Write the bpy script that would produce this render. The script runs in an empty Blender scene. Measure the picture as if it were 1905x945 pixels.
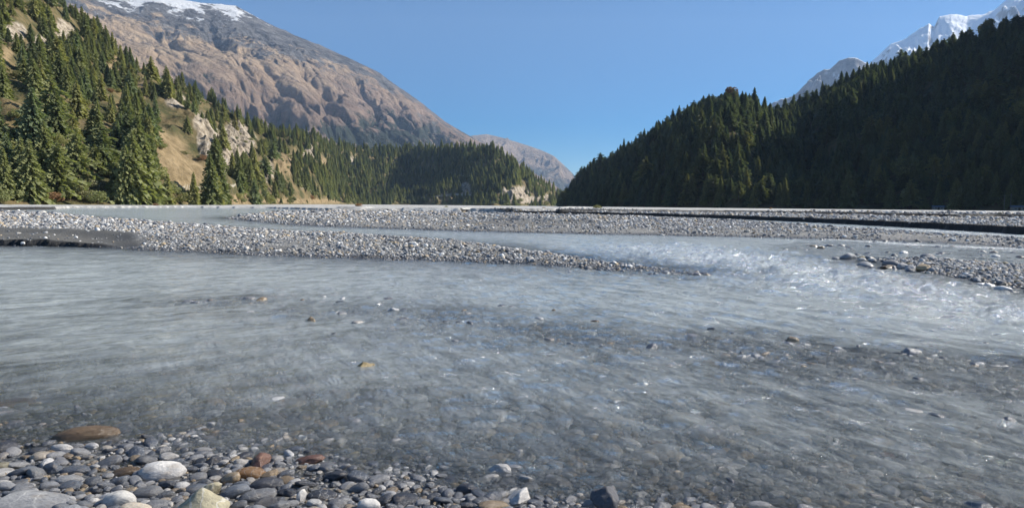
import bpy, bmesh, math, random
import numpy as np
from mathutils import Matrix, Vector, Euler
R = math.radians
random.seed(7)
rng = np.random.default_rng(7)
SC = bpy.context.scene
COL = SC.collection

# ------------------------------------------------------------------ camera, sky, sun, exposure
FPX = 1241.0                      # focal length of the photograph in its own pixels (1905 wide)
EYE = 1.5
cam_d = bpy.data.cameras.new('camera')
cam_d.sensor_width = 36.0
cam_d.lens = FPX / 1905 * 36.0
cam_d.clip_start = 0.05
cam_d.clip_end = 60000
cam = bpy.data.objects.new('camera', cam_d)
COL.objects.link(cam)
CAMR = Matrix.Rotation(R(90 - 4.17), 3, 'X') @ Matrix.Rotation(R(0.5), 3, 'Z')
cam.matrix_world = Matrix.Translation((0, 0, EYE)) @ CAMR.to_4x4()
SC.camera = cam

SUN_AZ, SUN_EL = 72.0, 35.0
world = bpy.data.worlds.new('World')
SC.world = world
world.use_nodes = True
wn = world.node_tree
bg = wn.nodes['Background']
sky = wn.nodes.new('ShaderNodeTexSky')
sky.sky_type = 'NISHITA'
sky.sun_disc = False
sky.sun_elevation = R(SUN_EL)
sky.sun_rotation = R(SUN_AZ)
sky.altitude = 2500
sky.air_density = 1.0
sky.dust_density = 0.0
sky.ozone_density = 3.0
hs = wn.nodes.new('ShaderNodeHueSaturation')
hs.inputs['Saturation'].default_value = 1.66
wn.links.new(sky.outputs[0], hs.inputs['Color'])
wn.links.new(hs.outputs[0], bg.inputs[0])
bg.inputs[1].default_value = 0.051

sun_d = bpy.data.lights.new('sun', 'SUN')
sun_d.energy = 5.0
sun_d.angle = R(0.5)
sun_d.color = (1.0, 0.94, 0.84)
sun = bpy.data.objects.new('sun', sun_d)
COL.objects.link(sun)
sdir = Vector((math.sin(R(SUN_AZ)) * math.cos(R(SUN_EL)), math.cos(R(SUN_AZ)) * math.cos(R(SUN_EL)), math.sin(R(SUN_EL))))
sun.rotation_euler = sdir.to_track_quat('Z', 'Y').to_euler()
sun.location = sdir * 100

SC.view_settings.view_transform = 'Standard'
SC.view_settings.look = 'None'
SC.view_settings.exposure = 0.85
SC.view_settings.gamma = 1.0
SC.view_settings.use_curve_mapping = False
SC.cycles.use_denoising = True
SC.cycles.max_bounces = 8
SC.cycles.diffuse_bounces = 3
SC.cycles.glossy_bounces = 3
SC.cycles.volume_bounces = 3
SC.cycles.transparent_max_bounces = 12
SC.cycles.sample_clamp_indirect = 4.0

# ------------------------------------------------------------------ numeric helpers
CR = np.array(CAMR)

def ray(px, py):
    px = np.asarray(px, float); py = np.asarray(py, float)
    d = np.stack([(px - 952.5) / FPX, -(py - 472.5) / FPX, -np.ones_like(px)], -1)
    return d @ CR.T

def ground_pt(px, py, z=0.0):
    """where the line of sight through a pixel of the photograph meets the height z"""
    d = ray(px, py)
    t = (z - EYE) / np.minimum(d[..., 2], -1e-4)
    return d[..., 0] * t, d[..., 1] * t

def az_tan(px, py):
    """azimuth (from +Y) and slope (height over horizontal distance) of a line of sight"""
    d = ray(px, py)
    return np.arctan2(d[..., 0], d[..., 1]), d[..., 2] / np.hypot(d[..., 0], d[..., 1])

def project(x, y, z):
    v = np.stack([x, y, z - EYE], -1) @ CR
    w = np.maximum(-v[..., 2], 1e-6)
    return 952.5 + FPX * v[..., 0] / w, 472.5 - FPX * v[..., 1] / w

def _h(ix, iy, s):
    n = (ix.astype(np.int64) * 374761393 + iy.astype(np.int64) * 668265263 + s * 1442695041) & 0x7fffffff
    n = ((n ^ (n >> 13)) * 1274126177) & 0x7fffffff
    n = (n ^ (n >> 16)) & 0xffff
    return n / 65536.0 * 2 * math.pi

def noise(x, y, s=0):
    x = np.asarray(x, float); y = np.asarray(y, float)
    ix = np.floor(x); iy = np.floor(y)
    fx = x - ix; fy = y - iy
    ux = fx * fx * fx * (fx * (fx * 6 - 15) + 10); uy = fy * fy * fy * (fy * (fy * 6 - 15) + 10)
    def g(dx, dy):
        a = _h(ix + dx, iy + dy, s)
        return np.cos(a) * (fx - dx) + np.sin(a) * (fy - dy)
    a = g(0, 0) * (1 - ux) + g(1, 0) * ux
    b = g(0, 1) * (1 - ux) + g(1, 1) * ux
    return (a * (1 - uy) + b * uy) * 1.5

def fbm(x, y, o=5, s=0, gain=0.5, lac=2.03):
    r = 0; a = 1.0; t = 0
    for i in range(o):
        r = r + a * noise(x, y, s + i * 17); t += a
        a *= gain; x = x * lac + 3.7; y = y * lac - 1.3
    return r / t

def ridged(x, y, o=5, s=0, gain=0.5, lac=2.1):
    r = 0; a = 1.0; t = 0; w = 1.0
    for i in range(o):
        n = 1 - np.abs(noise(x, y, s + i * 31)) * 1.6
        n = np.clip(n, 0, 1) ** 2
        r = r + a * n * w; t += a; w = np.clip(n * 1.6, 0, 1)
        a *= gain; x = x * lac + 1.7; y = y * lac + 9.2
    return r / t

def sstep(a, b, x):
    t = np.clip((x - a) / (b - a), 0, 1)
    return t * t * (3 - 2 * t)

def poly_sd(x, y, P):
    """signed distance to a closed polygon, positive inside"""
    P = np.asarray(P, float)
    best = np.full(x.shape, 1e18); inside = np.zeros(x.shape, bool)
    for i in range(len(P)):
        ax, ay = P[i]; bx, by = P[(i + 1) % len(P)]
        dx, dy = bx - ax, by - ay
        t = np.clip(((x - ax) * dx + (y - ay) * dy) / (dx * dx + dy * dy + 1e-12), 0, 1)
        best = np.minimum(best, (x - ax - t * dx) ** 2 + (y - ay - t * dy) ** 2)
        c = ((ay > y) != (by > y)) & (x < (bx - ax) * (y - ay) / ((by - ay) if by != ay else 1e-12) + ax)
        inside ^= c
    d = np.sqrt(best)
    return np.where(inside, d, -d)

def line_d(x, y, P):
    best = np.full(x.shape, 1e18)
    for i in range(len(P) - 1):
        ax, ay = P[i]; bx, by = P[i + 1]
        dx, dy = bx - ax, by - ay
        t = np.clip(((x - ax) * dx + (y - ay) * dy) / (dx * dx + dy * dy + 1e-12), 0, 1)
        best = np.minimum(best, (x - ax - t * dx) ** 2 + (y - ay - t * dy) ** 2)
    return np.sqrt(best)

def gp(pts, z=0.0):
    """pixel outline -> ground outline; a third number in a point is its own height"""
    out = []
    for p in pts:
        x, y = ground_pt(p[0], p[1], p[2] if len(p) > 2 else z)
        out.append((float(x), float(y)))
    return out

# ------------------------------------------------------------------ mesh helpers
def mesh_np(name, V, F, smooth=True):
    """V (n,3), F (m,k) numpy arrays -> mesh"""
    me = bpy.data.meshes.new(name)
    V = np.ascontiguousarray(V, np.float32); F = np.ascontiguousarray(F, np.int32)
    m, k = F.shape
    me.vertices.add(len(V)); me.vertices.foreach_set('co', V.ravel())
    me.loops.add(m * k); me.loops.foreach_set('vertex_index', F.ravel())
    me.polygons.add(m)
    me.polygons.foreach_set('loop_start', np.arange(0, m * k, k, dtype=np.int32))
    me.polygons.foreach_set('loop_total', np.full(m, k, np.int32))
    if smooth:
        me.polygons.foreach_set('use_smooth', np.ones(m, bool))
    me.update(calc_edges=True)
    return me

def add_attr(me, name, vals, typ='FLOAT'):
    a = me.attributes.new(name, typ, 'POINT')
    vals = np.ascontiguousarray(vals, np.int32 if typ == 'INT' else np.float32)
    a.data.foreach_set('vector' if typ == 'FLOAT_VECTOR' else 'value', vals.ravel())

def obj(name, me, mat=None, parent=None):
    o = bpy.data.objects.new(name, me)
    COL.objects.link(o)
    if mat is not None and len(me.materials) == 0:
        me.materials.append(mat)
    if parent is not None:
        o.parent = parent
    return o

def tag(o, label=None, cat=None, group=None, kind=None):
    if label: o['label'] = label
    if cat: o['category'] = cat
    if group: o['group'] = group
    if kind: o['kind'] = kind
    return o

def grid_faces(nr, nc, wrap=False):
    i, j = np.meshgrid(np.arange(nr - 1), np.arange(nc if wrap else nc - 1), indexing='ij')
    j2 = (j + 1) % nc
    return np.stack([i * nc + j, i * nc + j2, (i + 1) * nc + j2, (i + 1) * nc + j], -1).reshape(-1, 4)

# ------------------------------------------------------------------ node helpers
class NT:
    def __init__(s, mat):
        s.t = mat.node_tree; s.n = s.t.nodes; s.l = s.t.links
    def __call__(s, typ, ins=None, **props):
        nd = s.n.new(typ)
        for k, v in props.items(): setattr(nd, k, v)
        for k, v in (ins or {}).items():
            sock = nd.inputs[k]
            if isinstance(v, bpy.types.NodeSocket): s.l.new(v, sock)
            else: sock.default_value = v
        return nd
    def attr(s, name):
        return s('ShaderNodeAttribute', attribute_name=name).outputs['Fac']
    def math(s, op, a, b=0.0, clamp=False):
        return s('ShaderNodeMath', {0: a, 1: b}, operation=op, use_clamp=clamp).outputs[0]
    def mix(s, f, a, b, blend='MIX'):
        nd = s.n.new('ShaderNodeMix'); nd.data_type = 'RGBA'; nd.blend_type = blend
        for idx, v in ((0, f), (6, a), (7, b)):
            if isinstance(v, bpy.types.NodeSocket): s.l.new(v, nd.inputs[idx])
            else: nd.inputs[idx].default_value = v if idx == 0 or len(v) == 4 else (*v, 1)
        return nd.outputs[2]
    def ramp(s, f, stops, interp='LINEAR'):
        nd = s.n.new('ShaderNodeValToRGB'); s.l.new(f, nd.inputs[0])
        cr = nd.color_ramp; cr.interpolation = interp
        while len(cr.elements) < len(stops): cr.elements.new(0.5)
        for e, (p, c) in zip(cr.elements, stops):
            e.position = p; e.color = c if len(c) == 4 else (*c, 1)
        return nd.outputs[0]
    def rng(s, v, a, b, c=0.0, d=1.0):
        return s('ShaderNodeMapRange', {0: v, 1: a, 2: b, 3: c, 4: d}).outputs[0]
    def noise(s, vec, scale, detail=4, rough=0.55, dist=0.0, out=0):
        return s('ShaderNodeTexNoise', {'Vector': vec, 'Scale': scale, 'Detail': detail, 'Roughness': rough, 'Distortion': dist}).outputs[out]
    def pos(s):
        return s('ShaderNodeNewGeometry').outputs['Position']
    def vscale(s, vec, sc, rotz=0.0):
        # rotz: direction of the pattern's long axis
        r_ = s('ShaderNodeVectorRotate', {0: vec, 'Angle': -rotz}, rotation_type='Z_AXIS').outputs[0] if rotz else vec
        m = s('ShaderNodeMapping', {0: r_}, vector_type='POINT')
        m.inputs['Scale'].default_value = sc
        return m.outputs[0]

def material(name):
    m = bpy.data.materials.new(name); m.use_nodes = True
    nt = NT(m); nt.n.clear()
    out = nt.n.new('ShaderNodeOutputMaterial')
    return m, nt, out

def finish(nt, out, color, rough=0.8, bump=None, dist=0.1, strength=0.6, spec=0.3, disp=None):
    ins = {'Base Color': color, 'Roughness': rough, 'Specular IOR Level': spec}
    if bump is not None:
        b = nt('ShaderNodeBump', {'Height': bump, 'Distance': dist, 'Strength': strength})
        ins['Normal'] = b.outputs[0]
    p = nt('ShaderNodeBsdfPrincipled', ins)
    nt.l.new(p.outputs[0], out.inputs['Surface'])
    return p

# ------------------------------------------------------------------ the river's plan (outlines drawn on the ground)
NEAR = gp([(-900, 815), (-300, 832), (0, 852), (150, 868), (300, 880), (430, 884), (560, 902), (700, 925), (850, 947), (1000, 962),
           (1300, 985), (1700, 1030), (2300, 1100)]) + [(9, 0.2), (12, -6), (-12, -6), (-12, 2)]
BAR_A = gp([(-900, 455), (0, 456), (150, 459), (250, 463), (400, 470), (550, 475), (700, 481), (850, 486), (1000, 491), (1130, 498), (1210, 504), (1262, 507),
            (1225, 499), (1120, 487), (1000, 470), (900, 457), (700, 445), (560, 437), (430, 427), (330, 419), (250, 414), (120, 401), (0, 397.5), (-400, 392), (-900, 389)])
SAND = gp([(-900, 456), (0, 456.5), (130, 459), (250, 463), (275, 457), (245, 448), (110, 441), (0, 437), (-900, 430)])
BAR_B = gp([(424, 406), (470, 411), (540, 417), (600, 421), (800, 427.5), (1000, 433), (1250, 438), (1450, 442), (1650, 448), (1800, 454), (1905, 461), (2400, 492),
            (2400, 480), (1905, 451), (1700, 436), (1500, 421.5), (1380, 414), (1250, 408), (1100, 403), (950, 399.5), (800, 395.5), (620, 394.5), (500, 397)])
POND = gp([(690, 406.5), (850, 407.5), (960, 411), (1085, 414.5), (1060, 416.5), (960, 415.5), (820, 411.5)])
FARL = gp([(-900, 386), (-200, 388.5), (0, 391), (90, 390.5), (130, 387.5), (350, 386.5), (500, 388), (620, 391.8), (800, 392.6), (950, 396.8), (1100, 399.5), (1250, 403.6), (1380, 408.5),
            (1500, 413.5), (1700, 424), (1905, 436.5), (2400, 472)]) + [(900, 300), (12000, 4000), (12000, 14000), (-12000, 14000), (-12000, 4000)]
TERR = gp([(1035, 393.2), (1200, 394), (1350, 395), (1500, 398), (1650, 401.5), (1780, 404.5), (1850, 404), (1905, 405), (2400, 412)], 0.5) + [(3000, 900), (12000, 4000), (12000, 14000), (200, 14000), (170, 2000)]
BANKS = [gp([(620, 387.6), (678, 388.2), (700, 386.8), (640, 386.4)], 0.45), gp([(745, 390), (860, 391), (880, 388), (760, 388.2)], 0.4),
         gp([(872, 391.5), (955, 393), (1100, 391), (900, 389.5)], 0.4)]
BAR_D = gp([(1592, 482), (1640, 492), (1712, 509), (1800, 526), (1905, 541), (2400, 600), (2400, 505), (1905, 497), (1780, 489), (1680, 484)])
SHAL = gp([(1380, 462), (1480, 478), (1620, 496), (1760, 520), (2400, 600), (2400, 470), (1905, 458), (1700, 450), (1500, 446)])
RIFF = gp([(420, 552), (600, 566), (750, 580), (1000, 603), (1250, 628), (1500, 655), (1905, 695), (2400, 740)])
RAPID = gp([(1020, 468), (1130, 452), (1300, 450), (1500, 470), (1700, 505), (2000, 560), (2400, 640), (2400, 800), (1905, 640), (1600, 560), (1300, 530), (1180, 505)])
FOAML = gp([(1180, 462), (1290, 470), (1420, 492), (1560, 512), (1720, 545), (1905, 575)])
FOAM2 = gp([(1500, 418.5), (1600, 424), (1750, 430), (1905, 440)])
FOAM3 = gp([(1560, 446), (1700, 455), (1905, 464), (2300, 480)])

def warp(x, y):
    w = 0.06 * np.hypot(x, y) * 0.35
    w = np.minimum(w, 0.9)
    return x + w * fbm(x * 0.35, y * 0.35, 4, 3), y + w * fbm(x * 0.35 + 40, y * 0.35, 4, 5)

def ground_z(x, y):
    x = np.asarray(x, float); y = np.asarray(y, float)
    d = np.hypot(x, y)
    wx, wy = warp(x, y)
    # bed
    sdn = poly_sd(wx, wy, NEAR)
    s = np.maximum(-sdn, 0)
    bed = -np.interp(s, [0, 0.4, 1.0, 2.0, 3.2, 4.4, 6.0, 9.0, 14.0, 30], [0, .02, .05, .12, .22, .30, .36, .54, .75, .8])
    bed += 0.06 * fbm(x * 0.7, y * 0.7, 4, 11) * sstep(0.5, 3, s)
    rd = line_d(wx, wy, RIFF)
    bed = bed + 0.34 * np.exp(-(rd / 1.5) ** 2) * (0.75 + 0.5 * fbm(x * .5, y * .5, 3, 12))
    sh = poly_sd(wx, wy, SHAL)
    bed = np.maximum(bed, -0.75 + 0.64 * sstep(-1.2, 1.2, sh) + 0.05 * fbm(x * .8, y * .8, 3, 13))
    z = bed
    z = np.where(rd < 3, np.minimum(z, -.05), z)
    # land
    n = fbm(x * 0.25, y * 0.25, 5, 21)
    def add(z, P, H, wid, rel=0.06, zb=None):
        sd = poly_sd(wx, wy, P)
        up = sstep(0, 1, np.clip(sd / wid, 0, 1) ** 0.8 * 0.999) * H + rel * n * sstep(0, wid * 1.5, sd)
        return np.where(sd > 0, np.maximum(z, up), np.maximum(z, sd * (H / wid) * 0.8))
    near = 0.025 * np.clip(sdn, 0, 8) ** 1.0 * 1.5 + 0.012 * fbm(x * 1.6, y * 1.6, 3, 25)
    near = np.maximum(near, 0.002)
    z = np.where(sdn > 0, near * sstep(0, 0.3, sdn), z)
    z = add(z, BAR_A, 0.35, 3.0, 0.10)
    z = add(z, BAR_B, 0.26, 2.2, 0.12)
    z = add(z, BAR_D, 0.13, 1.2, 0.05)
    sp = poly_sd(wx, wy, POND)
    z = np.where(sp > -0.8, np.minimum(z, 0.16 - 0.4 * sstep(-0.8, 0.3, sp)), z)
    z = add(z, FARL, 0.46, 0.14, 0.12)
    for b in BANKS:
        z = add(z, b, 0.85, 0.6, 0.0)
    st = poly_sd(wx, wy, TERR)
    z = np.where(st > 0, z + 0.42 * sstep(0, 0.2, st), z)
    # sandy flat with its little cut bank on the left
    ss = poly_sd(x + 0.25 * fbm(x * 1.5, y * 1.5, 3, 31), y + 0.25 * fbm(x * 1.5, y * 1.5, 3, 32), SAND)
    fr = line_d(x + 0.3 * fbm(x * 1.5, y * 1.5, 3, 31), y + 0.3 * fbm(x * 1.5, y * 1.5, 3, 32), gp([(-900, 456), (0, 456.5), (130, 459), (262, 463)]))
    upl = line_d(x, y, gp([(-900, 430), (0, 437), (110, 441), (245, 448), (275, 457)]))
    w = np.where(ss > 0, sstep(0, 1.2, upl), 0)
    hb = 0.20 * np.clip((262 - project(x, y, z)[0]) / 170, .12, 1) * (1 + .5 * fbm(x * .9, y * .9, 3, 35))
    z = z * (1 - w) + (hb * sstep(0, 0.10, fr) + 0.015 * n) * w
    # far plain lifts a little towards the forest feet
    z = z + 0.0 * d
    return z

def polar(r0, r1, nr, az_half, nfront, nback):
    if isinstance(nr, int): rr = np.geomspace(r0, r1, nr)
    else:
        rr = [r0]
        for a_, n_ in nr: rr += list(np.geomspace(rr[-1], a_, n_ + 1)[1:])
        rr = np.array(rr)
    a = np.concatenate([np.linspace(-az_half, az_half, nfront, endpoint=False), np.linspace(az_half, 2 * math.pi - az_half, nback, endpoint=False)])
    A, RR = np.meshgrid(a, rr)
    return RR * np.sin(A), RR * np.cos(A), len(a)

# ------------------------------------------------------------------ ground material
def gravel_color(nt, P):
    out = None
    def layer(scale, seedoff):
        v = nt('ShaderNodeTexVoronoi', {'Vector': nt('ShaderNodeVectorMath', {0: P, 1: (seedoff, seedoff * 2, 0)}, operation='ADD').outputs[0], 'Scale': scale, 'Randomness': 1.0}, feature='F1')
        sep = nt('ShaderNodeSeparateColor', {0: v.outputs['Color']})
        c = nt.ramp(sep.outputs[0], [(0, (.08, .085, .09)), (.25, (.16, .165, .17)), (.5, (.25, .25, .245)), (.75, (.34, .33, .31)), (.9, (.42, .38, .31)), (1, (.62, .61, .58))])
        return c, v.outputs['Distance']
    c1, d1 = layer(42.0, 3.1)
    c2, d2 = layer(14.0, 7.7)
    m = nt.rng(nt.noise(P, 3.0, 3), .42, .58)
    c = nt.mix(m, c1, c2)
    h = nt.math('ADD', nt.math('MULTIPLY', d1, -0.6), nt.math('MULTIPLY', d2, -1.0))
    return c, h

mat_ground, nt, out = material('river gravel')
P = nt.pos()
gc, gh = gravel_color(nt, P)
silt = nt.mix(nt.noise(P, 60.0, 4), (.085, .085, .08), (.15, .145, .135))
sand = nt.attr('sand')
patch = nt.rng(nt.noise(P, 1.2, 4, .6), .45, .62)
f = nt.math('MAXIMUM', sand, nt.math('MULTIPLY', patch, 0.55), clamp=True)
col = nt.mix(f, gc, silt)
far = nt.attr('far')
farc = nt.mix(nt.rng(nt.noise(nt.vscale(P, (.03, .06, .02)), 9.0, 10, .8), .36, .60), (.16, .16, .155), (.62, .61, .58))
col = nt.mix(far, col, farc)
z = nt('ShaderNodeSeparateXYZ', {0: P}).outputs[2]
wet = nt.rng(z, 0.10, 0.03)
col = nt.mix(nt.attr('bank'), col, (.035, .035, .035))  # cut bank faces go near black: their shade is put into the colour
col = nt.mix(nt.math('MULTIPLY', wet, nt.rng(z, -.05, 0, .1, 1)), col, nt.mix(1.0, col, (.55, .55, .55), 'MULTIPLY'))
finish(nt, out, col, nt.rng(wet, 0, 1, .9, .45), gh, .02, .8)

GX, GY, gn = polar(0.35, 15000, [(15, 270), (150, 600), (600, 110), (15000, 80)], R(47), 1000, 70)
GZ = ground_z(GX, GY)
V = np.stack([GX, GY, GZ], -1).reshape(-1, 3)
F = grid_faces(GX.shape[0], gn, True)
V = np.vstack([V, [[0, 0, float(GZ[0].mean())]]])
me = mesh_np('ground', V, F)
wx, wy = warp(GX, GY)
sd_s = poly_sd(GX, GY, SAND)
dfar = np.hypot(GX, GY)
sandm = sstep(-0.3, 0.3, sd_s + 0.5 * fbm(GX * .8, GY * .8, 3, 77))
wetb = sstep(-2, 2, poly_sd(wx, wy, gp([(820, 414), (1120, 417), (1060, 430), (850, 425)]))) * .8
sandm = np.maximum(sandm, wetb)
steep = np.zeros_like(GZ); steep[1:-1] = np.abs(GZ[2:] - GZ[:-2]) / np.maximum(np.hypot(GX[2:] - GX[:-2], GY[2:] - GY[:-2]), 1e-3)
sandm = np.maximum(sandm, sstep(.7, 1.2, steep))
bank_shade = sstep(.22, .5, steep)  # mask of steep bank faces that get the painted shade
for k_ in (1, 2): bank_shade[k_:] = np.maximum(bank_shade[k_:], bank_shade[:-k_]); bank_shade[:-k_] = np.maximum(bank_shade[:-k_], bank_shade[k_:])
bank_shade[:, 1:] = np.maximum(bank_shade[:, 1:], bank_shade[:, :-1]); bank_shade[:, :-1] = np.maximum(bank_shade[:, :-1], bank_shade[:, 1:])
bank_shade = bank_shade * sstep(12, 15, dfar) * (sstep(-1.2, -.1, poly_sd(wx, wy, FARL)) + (sd_s > -.5)) * (1 - sstep(2, 4, poly_sd(wx, wy, TERR)))
bank_shade = np.clip(bank_shade, 0, 1)
add_attr(me, 'bank', np.append(bank_shade.ravel(), 0))
add_attr(me, 'sand', np.append(sandm.ravel(), 0)); add_attr(me, 'far', np.append(sstep(60, 140, dfar).ravel(), 0))
ground = obj('ground', me, mat_ground)
tag(ground, 'grey gravel and silt bed of the braided river with low bars', kind='structure')

# ------------------------------------------------------------------ river water: waves on top, milky with silt inside
def wave_h(x, y):
    d = np.hypot(x, y)
    rap = sstep(-1.5, 2.5, poly_sd(x, y, RAPID))
    rd = line_d(x, y, RIFF)
    rif = np.exp(-(rd / 1.6) ** 2)
    # long low crests; direction turns from across the view (left) to down-right (right)
    t = sstep(-4, 4, x)
    def streak(ang, L, W, s, o=3):
        ca, sa = math.cos(ang), math.sin(ang)
        u = x * ca + y * sa; v = -x * sa + y * ca
        return fbm(u / L, v / W, o, s)
    a = streak(R(38), 2.2, 0.55, 41, 4)
    b = streak(R(-55), 1.6, 0.38, 47, 4)
    h = 0.040 * (a * (1 - t) + b * t) + 0.018 * streak(R(5), .5, .22, 53, 3) 
    h = h * (0.55 + 0.45 * sstep(3.0, 6, d))
    h = h + rap * (0.24 * fbm(x * 1.1, y * 1.3, 5, 61, .6) + 0.03) + rif * 0.03 * fbm(x * 3, y * 3, 3, 62)
    return h * sstep(700, 60, d)

WX, WY, wn_ = polar(0.9, 650, 620, R(48), 1000, 50)
WZ = wave_h(WX, WY)
top = np.stack([WX, WY, WZ], -1).reshape(-1, 3)
bot = top.copy(); bot[:, 2] = -1.2
nr = WX.shape[0]
F1 = grid_faces(nr, wn_, True)
# the bottom needs only its rims
V = [top]; 
rim_in = bot[:wn_]; rim_out = bot[(nr - 1) * wn_:]
V = np.vstack([top, rim_in, rim_out])
a0 = nr * wn_; b0 = a0 + wn_
j = np.arange(wn_); j2 = (j + 1) % wn_
Fin = np.stack([j2, j, a0 + j, a0 + j2], -1)
lo = (nr - 1) * wn_
Fout = np.stack([lo + j, lo + j2, b0 + j2, b0 + j], -1)
Fb = np.stack([a0 + j, b0 + j, b0 + j2, a0 + j2], -1)
F = np.vstack([F1[:, ::-1], Fin[:, ::-1], Fout[:, ::-1], Fb[:, ::-1]])
me = mesh_np('water', V, F[:, ::-1])
foam = sstep(-1.0, 3.5, poly_sd(WX, WY, RAPID)) * 0.6
fl = line_d(WX, WY, FOAML); foam = np.maximum(foam, .85 * np.exp(-(fl / 3.0) ** 2))
foam = foam * (.75 + .5 * fbm(WX * .5, WY * .5, 3, 88))
fl = line_d(WX, WY, FOAM2); foam = np.maximum(foam, .85 * np.exp(-(fl / 2.2) ** 2))
fl = line_d(WX, WY, FOAM3); foam = np.maximum(foam, .9 * np.exp(-(fl / 1.0) ** 2))
rf = line_d(WX, WY, RIFF); foam = np.maximum(foam, .22 * np.exp(-(rf / 0.9) ** 2) * sstep(-4, 2, WX))
ext = np.zeros(2 * wn_)
WD = np.maximum(-ground_z(WX, WY), 0) * (1.08 + .75 * sstep(.3, 3, WX) * (1 - .55 * np.exp(-(line_d(WX, WY, RIFF) / 1.4) ** 2)))   # more silt in the main current
add_attr(me, 'deep', np.append(WD.ravel(), ext))
add_attr(me, 'foam', np.append(foam.ravel(), ext))
add_attr(me, 'calm', np.append(sstep(2, -6, WX).ravel(), ext))

mat_water, nt, out = material('river water')
P = nt.pos()
foam_a = nt.attr('foam')
w1 = nt.noise(nt.vscale(P, (.8, 2.8, 1), R(36)), 3.0, 7, .62, .5)
w2 = nt.noise(nt.vscale(P, (.9, 2.4, 1), R(-58)), 3.6, 7, .64, .6)
calm = nt.attr('calm')
wv = nt('ShaderNodeMix', {0: calm, 2: w2, 3: w1}).outputs[0]
fine = nt.noise(P, 26.0, 5, .6)
chop = nt.noise(P, 9.0, 6, .65)
h = nt.math('ADD', nt.math('MULTIPLY', wv, 1.0), nt.math('MULTIPLY', fine, nt.rng(calm, 0, 1, .30, .10)))
h = nt.math('ADD', h, nt.math('MULTIPLY', chop, nt.math('MULTIPLY', foam_a, 1.6)))
bump = nt('ShaderNodeBump', {'Height': h, 'Distance': 0.085, 'Strength': 1.0})
fres = nt('ShaderNodeFresnel', {'IOR': 1.33, 'Normal': bump.outputs[0]})
gl = nt('ShaderNodeBsdfGlossy', {'Color': (1, 1, 1, 1), 'Roughness': 0.045, 'Normal': bump.outputs[0]})
tr = nt('ShaderNodeBsdfTransparent', {'Color': (.97, .985, .99, 1)})
fo = nt('ShaderNodeBsdfDiffuse', {'Color': (.78, .81, .82, 1), 'Normal': bump.outputs[0]})
fn = nt.noise(nt.vscale(P, (1.0, 1.6, 1), R(30)), 6.5, 9, .74, .8)
thr = nt.math('SUBTRACT', nt.math('ADD', fn, nt.math('MULTIPLY', foam_a, .34)), 0.675)
fm = nt.math('MULTIPLY', nt.math('MULTIPLY', thr, 6.0, True), nt.rng(foam_a, .0, .25), True)
fm = nt.math('MULTIPLY', fm, .9)
deep = nt.attr('deep')
strk = nt.noise(nt.vscale(P, (.5, 1.2, 1), R(34)), 2.2, 8, .62, 1.0)
strk2 = nt.noise(nt.vscale(P, (.55, 1.05, 1), R(-60)), 2.0, 8, .62, 1.2)
st = nt('ShaderNodeMix', {0: calm, 2: strk2, 3: strk}).outputs[0]
# silt in suspension: the water column hides the bed with depth, in drifting billows
kd = nt.math('MULTIPLY', nt.math('MULTIPLY', deep, nt.rng(st, .28, .72, -2.2, -8.0)), 1.0)
turb = nt.math('SUBTRACT', 1.0, nt.math('POWER', 2.718, kd))
turb = nt.math('MULTIPLY', turb, .93)
turb = nt.math('MAXIMUM', turb, nt.math('MULTIPLY', foam_a, .85), True)
milk = nt.mix(nt.rng(st, .30, .70), (.28, .315, .325), (.50, .545, .55))
milk = nt.mix(nt.math('MULTIPLY', foam_a, .75, True), milk, (.50, .545, .55))
mk = nt('ShaderNodeBsdfDiffuse', {'Color': milk, 'Normal': bump.outputs[0]})
body = nt('ShaderNodeMixShader', {0: turb, 1: tr.outputs[0], 2: mk.outputs[0]})
under = nt('ShaderNodeMixShader', {0: fm, 1: body.outputs[0], 2: fo.outputs[0]})
mx0 = nt('ShaderNodeMixShader', {0: fres.outputs[0], 1: under.outputs[0], 2: gl.outputs[0]})
# steep little capillary ripples in the rougher patches
rip = nt.noise(nt.vscale(P, (1, 1.4, 1), R(40)), 20.0, 4, .6)
bump2 = nt('ShaderNodeBump', {'Height': rip, 'Distance': 0.16, 'Strength': 1.0, 'Normal': bump.outputs[0]})
gl2 = nt('ShaderNodeBsdfGlossy', {'Color': (1, 1, 1, 1), 'Roughness': 0.15, 'Normal': bump2.outputs[0]})
pm = nt.math('ADD', nt.noise(P, 4.2, 5, .6), nt.math('MULTIPLY', foam_a, .12))
pm = nt.math('MULTIPLY', nt.rng(pm, .57, .66), nt.rng(calm, 0, .9, .6, 0))
pm = nt.math('MULTIPLY', pm, nt.rng(nt.attr('deep'), .05, .16))
mx = nt('ShaderNodeMixShader', {0: pm, 1: mx0.outputs[0], 2: gl2.outputs[0]})
nt.l.new(mx.outputs[0], out.inputs['Surface'])
water = obj('water', me, mat_water)
tag(water, 'milky grey-blue glacial river water flowing over cobbles', kind='structure')
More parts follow.
